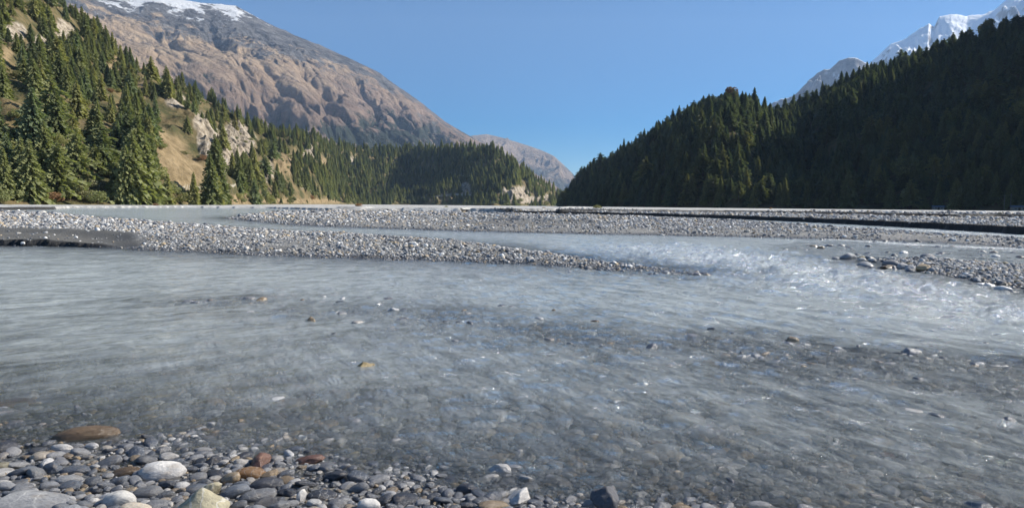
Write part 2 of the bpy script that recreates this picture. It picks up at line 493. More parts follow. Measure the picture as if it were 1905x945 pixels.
# ------------------------------------------------------------------ hills and mountains
class Slope:
    """a hillside: foot and crest distances and a crest line, all as functions of azimuth"""
    def __init__(s, name, pts, na, nt_, prof=1.0, relief=None, back=0.5, z0=0.4, treeh=0.0, lift=None):
        # pts: (px, py of the skyline, foot distance, crest distance)
        P_ = np.array(pts, float)
        az, tn = az_tan(P_[:, 0], P_[:, 1])
        s.az, s.tn, s.d0, s.d1 = az, tn, P_[:, 2], P_[:, 3]
        s.treeh, s.prof, s.relief, s.z0, s.lift = treeh, prof, relief, z0, lift
        A, T = np.meshgrid(np.linspace(az[0], az[-1], na), np.concatenate([np.linspace(-0.04, 1, nt_), 1 + np.linspace(0, back, nt_ // 5)[1:]]), indexing='ij')
        s.A, s.T = A, T
        s.X, s.Y, s.Z = s.at(A, T)
        nr_, nc_ = A.shape
        s.me = mesh_np(name, np.stack([s.X, s.Y, s.Z], -1).reshape(-1, 3), grid_faces(nr_, nc_))
    def at(s, A, T):
        tn = np.interp(A, s.az, s.tn); d0 = np.interp(A, s.az, s.d0); d1 = np.interp(A, s.az, s.d1)
        r = d0 + (d1 - d0) * T
        zc = EYE + tn * d1 - s.treeh
        Tc = np.clip(T, 0, 1)
        z = s.z0 + (zc - s.z0) * Tc ** s.prof
        z = np.where(T > 1, zc - (T - 1) * (d1 - d0) * 0.55, z)
        x, y = r * np.sin(A), r * np.cos(A)
        if s.relief is not None:
            z = z + s.relief(x, y, z, T, A)
        z = np.where(T < 0, -1.5 + 0 * z, z)
        return x, y, z
    def normals(s):
        dXa, dXt = np.gradient(s.X); dYa, dYt = np.gradient(s.Y); dZa, dZt = np.gradient(s.Z)
        nx = dYa * dZt - dZa * dYt; ny = dZa * dXt - dXa * dZt; nz = dXa * dYt - dYa * dXt
        l = np.sqrt(nx * nx + ny * ny + nz * nz) + 1e-9
        sg = np.sign(nz)
        return nx / l * sg, ny / l * sg, nz / l * sg

def edge_mask(T, a=0.06, b=0.12):
    return sstep(0, a, T) * (1 - sstep(1 - b, 1.0, T)) + sstep(1.0, 1.2, T)

# -- forested slope on the left that runs on to the wooded ridge in the middle
def rel_left(x, y, z, T, A):
    d = np.hypot(x, y)
    sc = np.clip(d / 500.0, 1, 3)
    m = edge_mask(T)
    k = ridged(x / 170 + 3, y / 170, 5, 101) - .45
    r = 26 * k * m * sc ** .5
    px, py = project(x, y, z)
    # limestone faces: stepped rock
    c = cliff_left(px, py)
    r = r + c * 10 * (ridged(x / 26, y / 26, 4, 105) - .4)
    r = r + 2.2 * fbm(x / 14, y / 14, 5, 103) * sstep(0, .05, T)
    # the hollow and spurs of the middle ridge
    hol = np.exp(-(((px - 745) / 95) ** 2 + ((py - 318) / 30) ** 2))
    spur = np.exp(-(((px - 560 - (py - 280) * .5) / 40) ** 2)) * sstep(240, 300, py) * sstep(400, 340, py)
    r = r - 60 * hol + 16 * spur
    return r

def blob(px, py, cx, cy, rx, ry):
    return np.exp(-(((px - cx) / rx) ** 2 + ((py - cy) / ry) ** 2))

def cliff_left(px, py):
    c = np.maximum.reduce([blob(px, py, 440, 262, 34, 34), blob(px, py, 385, 262, 22, 40), blob(px, py, 415, 300, 22, 22), blob(px, py, 372, 225, 16, 24) * .8,
                           blob(px, py, 330, 190, 25, 14) * .75, blob(px, py, 25, 60, 26, 20) * .9, blob(px, py, 75, 85, 26, 20) * .75, blob(px, py, 120, 60, 20, 24) * .7,
                           blob(px, py, 92, 172, 10, 15) * .9, blob(px, py, 140, 320, 22, 12), blob(px, py, 15, 312, 26, 9),
                           blob(px, py, 300, 140, 20, 14) * .7, blob(px, py, 175, 20, 26, 20) * .6, blob(px, py, 575, 285, 16, 16) * .9, blob(px, py, 562, 335, 8, 22) * .8,
                           blob(px, py, 500, 320, 14, 22) * .8, blob(px, py, 868, 352, 12, 13) * 1.3, blob(px, py, 835, 362, 26, 4), blob(px, py, 960, 358, 26, 10) * 1.2,
                           blob(px, py, 970, 372, 38, 8), blob(px, py, 1015, 368, 16, 6), blob(px, py, 655, 300, 10, 12) * .6])
    return np.clip(c, 0, 1)

def bare_left(px, py):
    """dry grass openings with few or no trees"""
    b = np.maximum.reduce([blob(px, py, 312, 292, 42, 40) * 1.3, blob(px, py, 345, 322, 40, 26) * 1.2, blob(px, py, 290, 262, 30, 26), blob(px, py, 100, 215, 20, 16) * 1.1,
                           blob(px, py, 175, 250, 18, 14), blob(px, py, 60, 110, 26, 16) * .7, blob(px, py, 215, 120, 22, 20) * .8, blob(px, py, 10, 100, 20, 16) * .8,
                           blob(px, py, 265, 170, 22, 22) * .8, blob(px, py, 530, 305, 24, 26) * .9, blob(px, py, 600, 300, 20, 14) * .7, blob(px, py, 100, 292, 16, 10),
                           blob(px, py, 420, 372, 80, 8) * 1.4, blob(px, py, 560, 374, 90, 4) * 1.4, blob(px, py, 345, 362, 70, 7) * 1.2, blob(px, py, 820, 372, 40, 3)])
    return np.clip(b, 0, 1)

L = Slope('left hillside', [(-1500, -560, 180, 460), (-700, -330, 200, 500), (-300, -200, 215, 540), (0, -88, 235, 580), (100, 0, 242, 600), (150, 42, 247, 610), (200, 86, 252, 620), (250, 122, 262, 630),
      (300, 150, 280, 650), (380, 185, 330, 720), (430, 212, 390, 800), (480, 243, 480, 930), (520, 252, 600, 1080), (560, 260, 740, 1250), (600, 268, 900, 1450),
      (650, 274, 1150, 1750), (700, 274, 1350, 1860), (760, 273, 1400, 1830), (830, 272, 1330, 1690), (880, 274, 1230, 1560), (920, 283, 1180, 1500), (960, 306, 1230, 1500), (1000, 338, 1360, 1620), (1045, 362, 1600, 1820), (1090, 378, 1800, 2000)],
      1000, 260, prof=1.0, relief=rel_left, z0=.5)

# -- wooded knoll and shaded mountainside on the right
def rel_right(x, y, z, T, A):
    m = edge_mask(T, .05, .10)
    k = ridged(x / 190 + 9, y / 190 + 4, 5, 201) - .42
    px, py = project(x, y, z)
    r = 22 * k * m * sstep(0, .4, T) + 2.0 * fbm(x / 14, y / 14, 5, 203) * sstep(0, .05, T)
    kn = np.exp(-((px - 1330) / 95) ** 2)                     # the knoll stands forward of the mountainside
    gul = np.exp(-((px - 1490 - (py - 200) * .15) / 38) ** 2)
    r = r + np.sin(np.pi * np.clip(T, 0, 1)) * (22 * kn - 20 * gul)
    return r

RS = Slope('right hillside', [(1036, 386, 1000, 1040), (1048, 376, 860, 960), (1062, 358, 760, 930), (1100, 318, 640, 880), (1150, 292, 570, 850), (1200, 267, 530, 830), (1250, 240, 500, 810), (1300, 220, 480, 800),
      (1360, 200, 460, 800), (1405, 208, 450, 815), (1432, 224, 448, 850), (1455, 214, 448, 860), (1480, 203, 450, 850), (1560, 166, 450, 850), (1640, 136, 445, 850), (1720, 111, 440, 840), (1800, 86, 430, 820),
      (1850, 66, 425, 820), (1905, 60, 420, 830), (1935, 20, 420, 840), (1975, -100, 418, 860), (2050, -210, 415, 900), (2200, -360, 415, 930), (2450, -480, 410, 930), (3200, -700, 400, 850), (5000, -900, 400, 760)],  # crest beyond the right edge of view is raised to cast shade on the slope
      900, 200, prof=1.0, relief=rel_right, z0=.9)

# -- the big brown mountain with its snowy shoulder
def m1_fields(uw, v, z, u):
    g = ridged((uw + .45 * v) / 900, v / 2300, 4, 301, .5) ** 2.0
    g2 = ridged((uw + .25 * v) / 420 + 7, v / 1300, 5, 305, .55) ** 2.6
    st_ = ridged((z + .42 * u) / 130, (u - .42 * z) / 900, 4, 313, .6)
    return g, g2, st_

def rel_m1(x, y, z, T, A):
    m = edge_mask(T, .1, .30)
    px, py = project(x, y, z)
    # gullies cut into smooth slopes, running down the fall line
    u = A * 6000; v = T * 3600
    uw = u + 120 * fbm(u / 500, v / 500, 3, 300)
    g, g2, st_ = m1_fields(uw, v, z, u)
    g3 = fbm(u / 1100, v / 1400, 3, 302)
    amp = 0.35 + 0.9 * sstep(110, 210, py)
    r = m * (-300 * g * amp - 230 * g2 * (amp + .2) + 130 * g3)
    r = r + (0.15 + .85 * m) * 15 * fbm(x / 260, y / 260, 6, 307, .6) - (.1 + .9 * m) * 34 * ridged(uw / 150 + v / 300, v / 420, 4, 311, .6) ** 2 + (.1 + .9 * m) * 20 * st_
    # rock bands under the crest
    band = sstep(70, 20, py - np.interp(px, [0, 300, 600, 900], [-10, 0, 85, 250]))
    r = r + band * (.15 + .85 * m) * 75 * (ridged(u / 260, v / 420, 5, 309, .6) - .5)
    return r

M1 = Slope('brown mountain', [(-900, -420, 2600, 6200), (-300, -190, 2700, 6300), (0, -70, 2800, 6400), (140, -30, 2800, 6400), (240, -6, 2800, 6400), (300, -12, 2850, 6450), (345, 0, 2850, 6450), (370, 4, 2850, 6450), (440, 12, 2900, 6500),
      (456, 21, 2900, 6500), (500, 44, 2950, 6500), (550, 66, 2950, 6500), (600, 86, 3000, 6500), (650, 108, 3000, 6500), (700, 132, 3050, 6500), (760, 174, 3100, 6500), (790, 196, 3150, 6500), (830, 228, 3200, 6500),
      (860, 246, 3300, 6500), (890, 262, 3400, 6500), (930, 284, 3600, 6400), (990, 320, 4200, 6300), (1040, 350, 5000, 6200)],
      760, 420, prof=1.05, relief=rel_m1, z0=10)

def rel_m2(x, y, z, T, A):
    m = edge_mask(T, .1, .15)
    u = A * 10000; v = T * 3500
    return m * (330 * (ridged((u - .5 * v) / 900, v / 1900, 5, 401, .55) - .4)) + (.2 + .8 * m) * 40 * fbm(x / 260, y / 260, 5, 403)

M2 = Slope('far mountain', [(700, 290, 8000, 11500), (840, 262, 8000, 11500), (880, 252, 8000, 11500), (905, 250, 8000, 11500), (925, 254, 8000, 11500), (960, 264, 8000, 11400), (985, 272, 8000, 11300), (1010, 281, 8000, 11200),
      (1030, 290, 8000, 11000), (1050, 308, 8000, 10800), (1066, 324, 8000, 10600), (1085, 345, 8000, 10400), (1120, 378, 8000, 10200)],
      360, 200, prof=1.0, relief=rel_m2, z0=10)

def rel_m4(x, y, z, T, A):
    m = edge_mask(T, .1, .16)
    u = A * 9500; v = T * 3600
    return m * (420 * (ridged((u + .35 * v) / 1000, v / 1500, 5, 501, .5) - .42) + 60 * (ridged(u / 260, v / 900, 4, 509) - .4)) + (.45 + .55 * m) * 50 * fbm(x / 200, y / 200, 5, 503, .6) + (.25 + .75 * m) * 45 * (ridged(u / 170, v / 400, 4, 507) - .5)

M3 = Slope('grey peak', [(1330, 290, 6000, 7800), (1380, 235, 6000, 8000), (1420, 200, 6000, 8000), (1450, 187, 6000, 8000), (1480, 176, 6000, 8000), (1505, 150, 6000, 8000), (1520, 136, 6000, 8000), (1530, 132, 6000, 8000), (1545, 128, 6000, 8000),
      (1560, 114, 6000, 8000), (1578, 107, 6000, 8000), (1596, 108, 6000, 8000), (1608, 114, 6000, 8000), (1640, 130, 6000, 8000), (1700, 170, 6000, 8000), (1800, 240, 6000, 8000)],
      320, 180, prof=1.0, relief=rel_m4, z0=10)
M4 = Slope('snow mountain', [(1500, 200, 5200, 10400), (1580, 150, 5200, 10400), (1612, 124, 5200, 10400), (1630, 108, 5200, 10400), (1655, 84, 5200, 10400), (1680, 74, 5200, 10300), (1712, 54, 5200, 10300), (1728, 44, 5200, 10300), (1738, 50, 5200, 10400),
      (1748, 32, 5200, 10500), (1770, 27, 5200, 10500), (1800, 30, 5200, 10600), (1826, 28, 5200, 10600), (1850, 18, 5200, 10600), (1868, 4, 5200, 10600), (1886, -8, 5200, 10600), (1910, -10, 5200, 10600), (1990, -70, 5200, 10600), (2300, -200, 5200, 10600)],
      520, 260, prof=1.0, relief=rel_m4, z0=10)

def hill_obj(name, S, mat, label):
    o = obj(name, S.me, mat); tag(o, label, kind='structure'); return o

# materials of the slopes
def put(S, **k):
    for n_, v_ in k.items(): add_attr(S.me, n_, np.broadcast_to(v_, S.X.shape).ravel())

lpx, lpy = project(L.X, L.Y, L.Z)
nx_, ny_, nz_ = L.normals()
n1 = fbm(L.X / 30, L.Y / 30, 5, 601)
cl = np.clip(cliff_left(lpx, lpy) * 1.8 - .42 + .8 * n1, 0, 1)
put(L, cliff=sstep(.15, .5, cl), bare=sstep(.25, .6, bare_left(lpx, lpy) + .35 * n1),
    road=np.maximum(sstep(2.2, 1.0, np.abs(lpy - np.interp(lpx, [300, 400, 440, 470, 500], [349, 350, 345, 352, 356]))) * sstep(300, 330, lpx) * sstep(480, 450, lpx),
                    sstep(1.6, .6, np.abs(lpy - np.interp(lpx, [780, 850, 900], [368, 362, 364]))) * sstep(780, 790, lpx) * sstep(890, 870, lpx)))

mat_hill, nt, out = material('forest floor and limestone')
P = nt.pos()
grass = nt.mix(nt.rng(nt.noise(P, .16, 8, .75), .38, .62), (.16, .12, .065), (.33, .25, .145))
litter = nt.mix(nt.rng(nt.noise(P, .08, 6, .65), .4, .6), (.075, .075, .035), (.19, .145, .075))
rock = nt.ramp(nt.noise(nt.vscale(P, (1, 1, .35)), .30, 10, .74), [(.34, (.06, .055, .045)), (.45, (.24, .20, .15)), (.54, (.40, .34, .26)), (.70, (.50, .47, .42))])
c = nt.mix(nt.attr('bare'), litter, grass)
c = nt.mix(nt.attr('cliff'), c, rock)
c = nt.mix(nt.attr('road'), c, (.45, .41, .34))
finish(nt, out, c, .95, nt.noise(P, .5, 6, .7), 1.5, .8, .1)
hill_obj('left_hillside', L, mat_hill, 'steep pine hillside with dry grass and pale limestone faces on the left')

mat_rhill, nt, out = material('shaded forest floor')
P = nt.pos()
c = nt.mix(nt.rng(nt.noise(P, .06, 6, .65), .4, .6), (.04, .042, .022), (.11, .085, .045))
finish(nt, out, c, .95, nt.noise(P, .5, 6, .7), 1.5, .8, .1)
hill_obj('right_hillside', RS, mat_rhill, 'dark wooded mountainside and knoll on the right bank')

px, py = project(M1.X, M1.Y, M1.Z)
cr = np.interp(px, [-300, 0, 300, 440, 500, 600, 700, 800, 900], [-190, -70, -10, 12, 44, 86, 132, 205, 265])
dy = py - cr
nx_, ny_, nz_ = M1.normals()
n1 = fbm(M1.X / 220, M1.Y / 220, 7, 611, .68); n2 = fbm(M1.X / 900, M1.Y / 900, 5, 613)
snowy = sstep(0, .22, (np.interp(px, [-300, 150, 300, 430, 470, 520], [200, 30, 27, 22, 4, -30]) - dy) / 60 + 1.1 * n1 + 1.3 * (nz_ - .80))
_u = M1.A * 6000; _v = M1.T * 3600; _uw = _u + 120 * fbm(_u / 500, _v / 500, 3, 300)
_g, _g2, _st = m1_fields(_uw, _v, M1.Z, _u)
put(M1, gully=np.clip(sstep(.22, .55, _g2) * .9 + sstep(.45, .8, _g) * .5, 0, 1) * (M1.T < 1), strata=sstep(.45, .7, _st), snow=snowy, rock=sstep(0, .5, (np.interp(px, [0, 300, 420, 520, 600, 760, 860], [60, 70, 75, 62, 40, 18, 8]) - dy) / 40 + 1.6 * n1 + 1.2 * (.8 - nz_)),
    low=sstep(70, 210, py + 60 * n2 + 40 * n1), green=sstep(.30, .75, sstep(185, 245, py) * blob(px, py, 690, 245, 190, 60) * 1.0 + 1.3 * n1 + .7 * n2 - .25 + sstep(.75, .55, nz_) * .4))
mat_m1, nt, out = material('dry mountainside')
P = nt.pos()
tan = nt.mix(nt.rng(nt.noise(nt.vscale(P, (1, 1, 2)), .004, 8, .65), .38, .62), (.46, .325, .205), (.60, .445, .29))
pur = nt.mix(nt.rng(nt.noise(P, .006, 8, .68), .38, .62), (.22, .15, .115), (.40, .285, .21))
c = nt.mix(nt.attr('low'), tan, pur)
stri = nt.rng(nt.noise(nt.vscale(P, (1, .6, .25)), .012, 8, .7), .5, .68)
c = nt.mix(nt.math('MULTIPLY', stri, .6), c, (.13, .105, .09))
mpl = nt('ShaderNodeMapping', {0: P}, vector_type='TEXTURE'); mpl.inputs['Rotation'].default_value = (0, R(24), 0); mpl.inputs['Scale'].default_value = (5, 5, .45)
lay = nt.rng(nt.noise(mpl.outputs[0], .012, 6, .7, .5), .52, .60)
c = nt.mix(nt.math('MULTIPLY', lay, .45), c, (.16, .14, .125))
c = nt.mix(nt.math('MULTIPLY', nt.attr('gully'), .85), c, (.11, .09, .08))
c = nt.mix(nt.math('MULTIPLY', nt.attr('strata'), .35), c, (.17, .14, .12))
c = nt.mix(nt.attr('green'), c, (.05, .06, .045))
rk = nt.ramp(nt.noise(nt.vscale(P, (1, 1, 3.0)), .006, 8, .7), [(.35, (.055, .055, .06)), (.5, (.13, .125, .125)), (.65, (.24, .23, .22))])
c = nt.mix(nt.attr('rock'), c, rk)
c = nt.mix(nt.attr('snow'), c, (.85, .86, .88))
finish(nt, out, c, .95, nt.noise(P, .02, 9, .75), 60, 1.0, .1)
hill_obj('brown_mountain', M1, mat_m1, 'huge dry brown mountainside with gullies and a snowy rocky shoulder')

px, py = project(M2.X, M2.Y, M2.Z)
put(M2, gully=np.float32(0), strata=np.float32(0), snow=np.float32(0), rock=np.float32(.3), low=np.float32(.6), green=sstep(.2, .6, fbm(M2.X / 600, M2.Y / 600, 5, 621) + .6 * sstep(300, 350, py)))
hill_obj('far_mountain', M2, mat_m1, 'small bluish distant mountain beyond the end of the valley')

mat_snow, nt, out = material('snow and rock')
P = nt.pos()
rk = nt.ramp(nt.noise(P, .006, 8, .7), [(.35, (.10, .10, .11)), (.5, (.2, .19, .19)), (.65, (.32, .30, .29))])
c = nt.mix(nt.attr('snow'), rk, (.90, .92, .94))
finish(nt, out, c, .9, nt.noise(P, .02, 8, .7), 25, .5, .1)
nx_, ny_, nz_ = M3.normals()
put(M3, snow=sstep(.35, .75, .25 + 1.2 * fbm(M3.X / 300, M3.Y / 300, 6, 631) + (nz_ - .75) * 1.5))
hill_obj('grey_peak', M3, mat_snow, 'jagged bluish grey rock peak left of the snow mountain')
nx_, ny_, nz_ = M4.normals()
put(M4, snow=sstep(-.30, .0, .30 + .9 * fbm(M4.X / 300, M4.Y / 500, 6, 641) + (nz_ - .72) * 1.6))
hill_obj('snow_mountain', M4, mat_snow, 'high snow covered mountain face above the dark forest')

# ------------------------------------------------------------------ trees: prototypes one unit high
def crown_material(name, use_random):
    m, nt, out = material(name)
    oi = nt('ShaderNodeObjectInfo')
    P = nt('ShaderNodeTexCoord').outputs['Object']
    if use_random:
        base = nt.ramp(oi.outputs['Random'], [(0, (0.105, 0.132, 0.077)), (.25, (0.148, 0.166, 0.105)), (.5, (0.195, 0.206, 0.105)), (.78, (0.225, 0.228, 0.118)), (.93, (0.170, 0.197, 0.120)), (1, (0.25, 0.225, 0.12))])
        base = nt.mix(1.0, base, nt('ShaderNodeAttribute', attribute_name='shade_tint', attribute_type='INSTANCER').outputs['Color'], 'MULTIPLY')
    else:
        base = oi.outputs['Color']
    lf = nt.noise(P, 26.0, 3, .6)
    c = nt.mix(nt.rng(lf, .35, .65), nt.mix(1.0, base, (.62, .66, .62), 'MULTIPLY'), nt.mix(1.0, base, (1.35, 1.3, 1.15), 'MULTIPLY'))
    p = nt('ShaderNodeBsdfPrincipled', {'Base Color': c, 'Roughness': .75, 'Specular IOR Level': .25})
    t = nt('ShaderNodeBsdfTranslucent', {'Color': nt.mix(1.0, c, (1.5, 1.6, .8), 'MULTIPLY')})
    mx = nt('ShaderNodeMixShader', {0: .32, 1: p.outputs[0], 2: t.outputs[0]})
    nt.l.new(mx.outputs[0], out.inputs[0])
    return m
mat_needles = crown_material('needles', False)
mat_needles_far = crown_material('needles of the far wood', True)
mat_bark, nt, out = material('bark')
P = nt('ShaderNodeTexCoord').outputs['Object']
finish(nt, out, nt.mix(nt.noise(nt.vscale(P, (30, 30, 6)), 3.0, 4), (.05, .04, .03), (.15, .12, .09)), .9)

def conifer(seed, R0, whorls, power, base, droop, ragged, layers=False):
    """crown of drooping sprays round a leader; V, F arrays of small quads"""
    g = np.random.default_rng(seed)
    V, F = [], []
    for k in range(whorls):
        t = (k + .5) / whorls
        z0 = base + (1 - base) * t ** .92
        rad = R0 * (1 - t) ** power + .012
        rad *= 1 + (ragged if layers and k % 4 == 0 else 0) * .6
        nb = max(4, int(round(10 - 4 * t)))
        ph = g.uniform(0, 6.28)
        for b in range(nb):
            a = ph + b * 2 * math.pi / nb + g.normal(0, .22)
            r = rad * (1 + g.normal(0, ragged))
            if g.random() < ragged * .35: r *= .35
            r = max(r, .012)
            ca, sa = math.cos(a), math.sin(a)
            z1 = z0 + g.normal(0, .008)
            segs = 3 if r > .05 else 2
            for q in range(segs):
                f0 = (q + .15) / segs; f1 = (q + 1.15) / segs
                up = .25 * (1 - t)
                def pt(f): return np.array([ca * r * f, sa * r * f, z1 - droop * r * f ** 1.5 + up * r * f * (1 - f)])
                p0, p1 = pt(f0), pt(f1)
                w = (.015 + .22 * r * (1 - .45 * f0)) * g.uniform(.6, 1.3)
                side = np.array([-sa, ca, 0]) * w + np.array([0, 0, g.normal(0, .35) * w])
                hang = np.array([0, 0, -w * .55])
                i = len(V)
                V += [p0 - side * .6 + hang * .5, p0 + side * .6 + hang * .5, p1 + side * .55 + hang * g.uniform(0, 1), p1 - side * .55 + hang * g.uniform(0, 1)]
                F.append([i, i + 1, i + 2, i + 3])
                i = len(V)     # hanging spray under the branch
                sv = np.array([ca, sa, 0]) * w * .7
                V += [p1 - sv, p1 + sv, p1 + sv * .5 + hang * 1.4 + side * .3, p1 - sv + hang * 1.3 + side * .3]
                F.append([i, i + 1, i + 2, i + 3])
    i = len(V)
    for d_ in range(3):
        a = d_ * 2.1
        V += [np.array([math.cos(a) * .008, math.sin(a) * .008, .95]), np.array([-math.cos(a) * .008, -math.sin(a) * .008, .95]), np.array([0, 0, 1.0]), np.array([0, 0, 1.001])]
        F.append([i, i + 1, i + 2, i + 3]); i += 4
    return np.array(V), np.array(F)

def roundtree(seed, rx, zc, rz, n, leaf, lobes=7):
    g = np.random.default_rng(seed)
    cs = []
    for k in range(lobes):
        a = g.uniform(0, 6.28); e = g.uniform(-.6, 1)
        cs.append((math.cos(a) * rx * .55 * math.cos(e), math.sin(a) * rx * .55 * math.cos(e), zc + rz * .62 * math.sin(e), g.uniform(.38, .62)))
    V, F = [], []
    for k in range(n):
        c = cs[g.integers(len(cs))]
        d_ = g.normal(size=3); d_ /= np.linalg.norm(d_)
        rr = g.uniform(.55, 1.0) ** .5
        p = np.array([c[0] + d_[0] * rx * c[3] * rr, c[1] + d_[1] * rx * c[3] * rr, c[2] + d_[2] * rz * c[3] * rr])
        nrm = d_ + g.normal(size=3) * .7; nrm /= np.linalg.norm(nrm)
        t1 = np.cross(nrm, [0, 0, 1.0001]); t1 /= np.linalg.norm(t1) + 1e-9; t2 = np.cross(nrm, t1)
        w = leaf * g.uniform(.6, 1.3)
        i = len(V)
        V += [p - t1 * w - t2 * w * .6, p + t1 * w - t2 * w * .5, p + t1 * w * .7 + t2 * w, p - t1 * w * .6 + t2 * w * .8]
        F.append([i, i + 1, i + 2, i + 3])
    V = np.array(V); V[:, 2] = np.maximum(V[:, 2], .01)
    return V, np.array(F)

def trunk_mesh(name, seed, r0, top, limbs, bare=.3):
    g = np.random.default_rng(seed)
    V, F = [], []
    def tube(pts, rad, n=7):
        i0 = len(V)
        for p, r in zip(pts, rad):
            for k in range(n):
                a = 2 * math.pi * k / n
                V.append(np.array(p) + np.array([math.cos(a) * r, math.sin(a) * r, 0]))
        for s_ in range(len(pts) - 1):
            for k in range(n):
                a = i0 + s_ * n + k; b = i0 + s_ * n + (k + 1) % n
                F.append([a, b, b + n, a + n])
    zs = np.linspace(-.04, top, 7)
    tube([(g.normal(0, .004), g.normal(0, .004), z_) for z_ in zs], r0 * (1 - .92 * np.linspace(0, 1, 7)) * np.array([1.5] + [1] * 6), 8)
    for k in range(limbs):
        z_ = g.uniform(bare * .5, top * .8); a = g.uniform(0, 6.28); l = .11 * (1 - z_ * .8)
        d_ = np.array([math.cos(a), math.sin(a), .0])
        p0 = np.array([0, 0, z_])
        # limbs as flattened tapering sticks
        for s_ in range(2):
            q0 = p0 + d_ * l * s_ / 2 + np.array([0, 0, .02 * s_]); q1 = p0 + d_ * l * (s_ + 1) / 2 + np.array([0, 0, -.01 * s_])
            w0, w1 = .004 * (1 - .4 * s_), .004 * (.6 - .4 * s_)
            i = len(V); sd_ = np.array([-d_[1], d_[0], 0]); u_ = np.array([0, 0, 1.])
            for q, w in ((q0, w0), (q1, w1)):
                V += [q - sd_ * w, q + u_ * w, q + sd_ * w, q - u_ * w]
            for e in range(4): F.append([i + e, i + (e + 1) % 4, i + 4 + (e + 1) % 4, i + 4 + e])
    me = mesh_np(name, np.array(V), np.array(F))
    me.materials.append(mat_bark)
    return me

PROTO = []   # (kind, crown mesh, trunk mesh, words)
def add_proto(kind, words, VF, tr):
    me = mesh_np('crown', VF[0], VF[1], smooth=False); me.materials.append(mat_needles)
    PROTO.append((kind, me, tr, words))
add_proto('spruce', 'narrow', conifer(1, .150, 38, .85, .06, .55, .22), trunk_mesh('trunk', 1, .016, .95, 10, .1))
add_proto('spruce', 'spire-shaped', conifer(2, .18, 36, .75, .05, .5, .25), trunk_mesh('trunk', 2, .017, .95, 10, .1))
add_proto('spruce', 'broad-skirted', conifer(3, .235, 34, .80, .03, .5, .22), trunk_mesh('trunk', 3, .02, .95, 10, .1))
add_proto('pine', 'layered', conifer(4, .25, 25, .62, .16, .22, .38, True), trunk_mesh('trunk', 4, .018, .95, 16, .2))
add_proto('pine', 'ragged', conifer(5, .20, 22, .5, .24, .15, .45, True), trunk_mesh('trunk', 5, .018, .96, 18, .25))
add_proto('spruce', 'plump', conifer(6, .27, 30, .9, .02, .42, .2), trunk_mesh('trunk', 6, .022, .95, 8, .1))
NCON = len(PROTO)
add_proto('broadleaf', 'round-headed', roundtree(7, .44, .58, .46, 1000, .036), trunk_mesh('trunk', 7, .03, .6, 10, .2))
add_proto('shrub', 'low spreading', roundtree(8, .75, .42, .5, 1000, .045, 9), trunk_mesh('trunk', 8, .03, .4, 8, .1))

# ------------------------------------------------------------------ where the trees stand
def interp_slope(S, n, dens, tmin, tmax, azr, keep):
    """scatter over a slope by true area; keep(px,py,x,y)->probability"""
    g = np.random.default_rng(n)
    a0, a1 = azr
    A = g.uniform(a0, a1, 400000); T = g.uniform(tmin, tmax, 400000)
    d0 = np.interp(A, S.az, S.d0); d1 = np.interp(A, S.az, S.d1)
    area = (a1 - a0) * (tmax - tmin) * (d1 - d0) * (d0 + (d1 - d0) * T)
    p = area / 400000 * dens
    k = g.random(400000) < p
    A, T = A[k], T[k]
    x, y, z = S.at(A, T)
    px, py = project(x, y, z)
    k = g.random(len(x)) < keep(px, py, x, y, T)
    return x[k], y[k], z[k], px[k], py[k], T[k]

def thin(x, y, z, r):
    """drop trees that stand in each other (grid hashing)"""
    cell = {}; ok = []
    for i in range(len(x)):
        c = (int(x[i] // r[i]), int(y[i] // r[i]))
        if cell.get(c): continue
        cell[c] = 1; ok.append(i)
    return np.array(ok)

TREES = []   # dicts
def add_trees(S, seed, dens, tr, pxr, keep, hgt, protos, region):
    az = az_tan(np.array(pxr, float), np.array([300., 300.]))[0]
    x, y, z, px, py, T = interp_slope(S, seed, dens, tr[0], tr[1], (az[0], az[1]), keep)
    g = np.random.default_rng(seed + 1)
    h = hgt(px, py, T) * np.clip(g.normal(1, .24, len(x)), .45, 1.5)
    for i in range(len(x)):
        pr, pw = protos(px[i], py[i])
        TREES.append(dict(x=x[i], y=y[i], z=z[i], h=h[i], p=int(g.choice(pr, p=pw)), px=px[i], py=py[i], reg=region, rot=g.uniform(0, 6.28), w=g.uniform(.85, 1.2)))

def keep_left(px, py, x, y, T):
    hp_ = 17 / np.hypot(x, y) * FPX
    m = 1 - np.clip(np.maximum.reduce([bare_left(px, py) * 1.35, bare_left(px, py - hp_ * .45) * 1.2, cliff_left(px, py) * 1.15, cliff_left(px, py - hp_ * .45) * 1.15, cliff_left(px, py - hp_ * .9) * .6]), 0, 1)
    cl_ = .5 + 1.1 * fbm(x / 45, y / 45, 4, 701)
    near = sstep(560, 460, px)
    k = m * np.clip(near * (cl_ * 1.05 - .10 + .22 * sstep(260, 120, py)) + (1 - near) * (.9 + .6 * (cl_ - .5)), .02, 1)
    return np.clip(k, 0, 1) * (T > .01)
add_trees(L, 11, 1 / 48, (.0, 1.03), (-330, 1060), keep_left, lambda px, py, T: np.where(px < 560, np.interp(py, [0, 200, 360], [12.5, 12.5, 14.5]), np.interp(px, [560, 1040], [15, 16])),
          lambda px, py: ([0, 1, 2, 3, 5], [.26, .30, .22, .07, .15]) if px < 520 else ([0, 1, 2, 5], [.35, .35, .2, .1]), 'left')
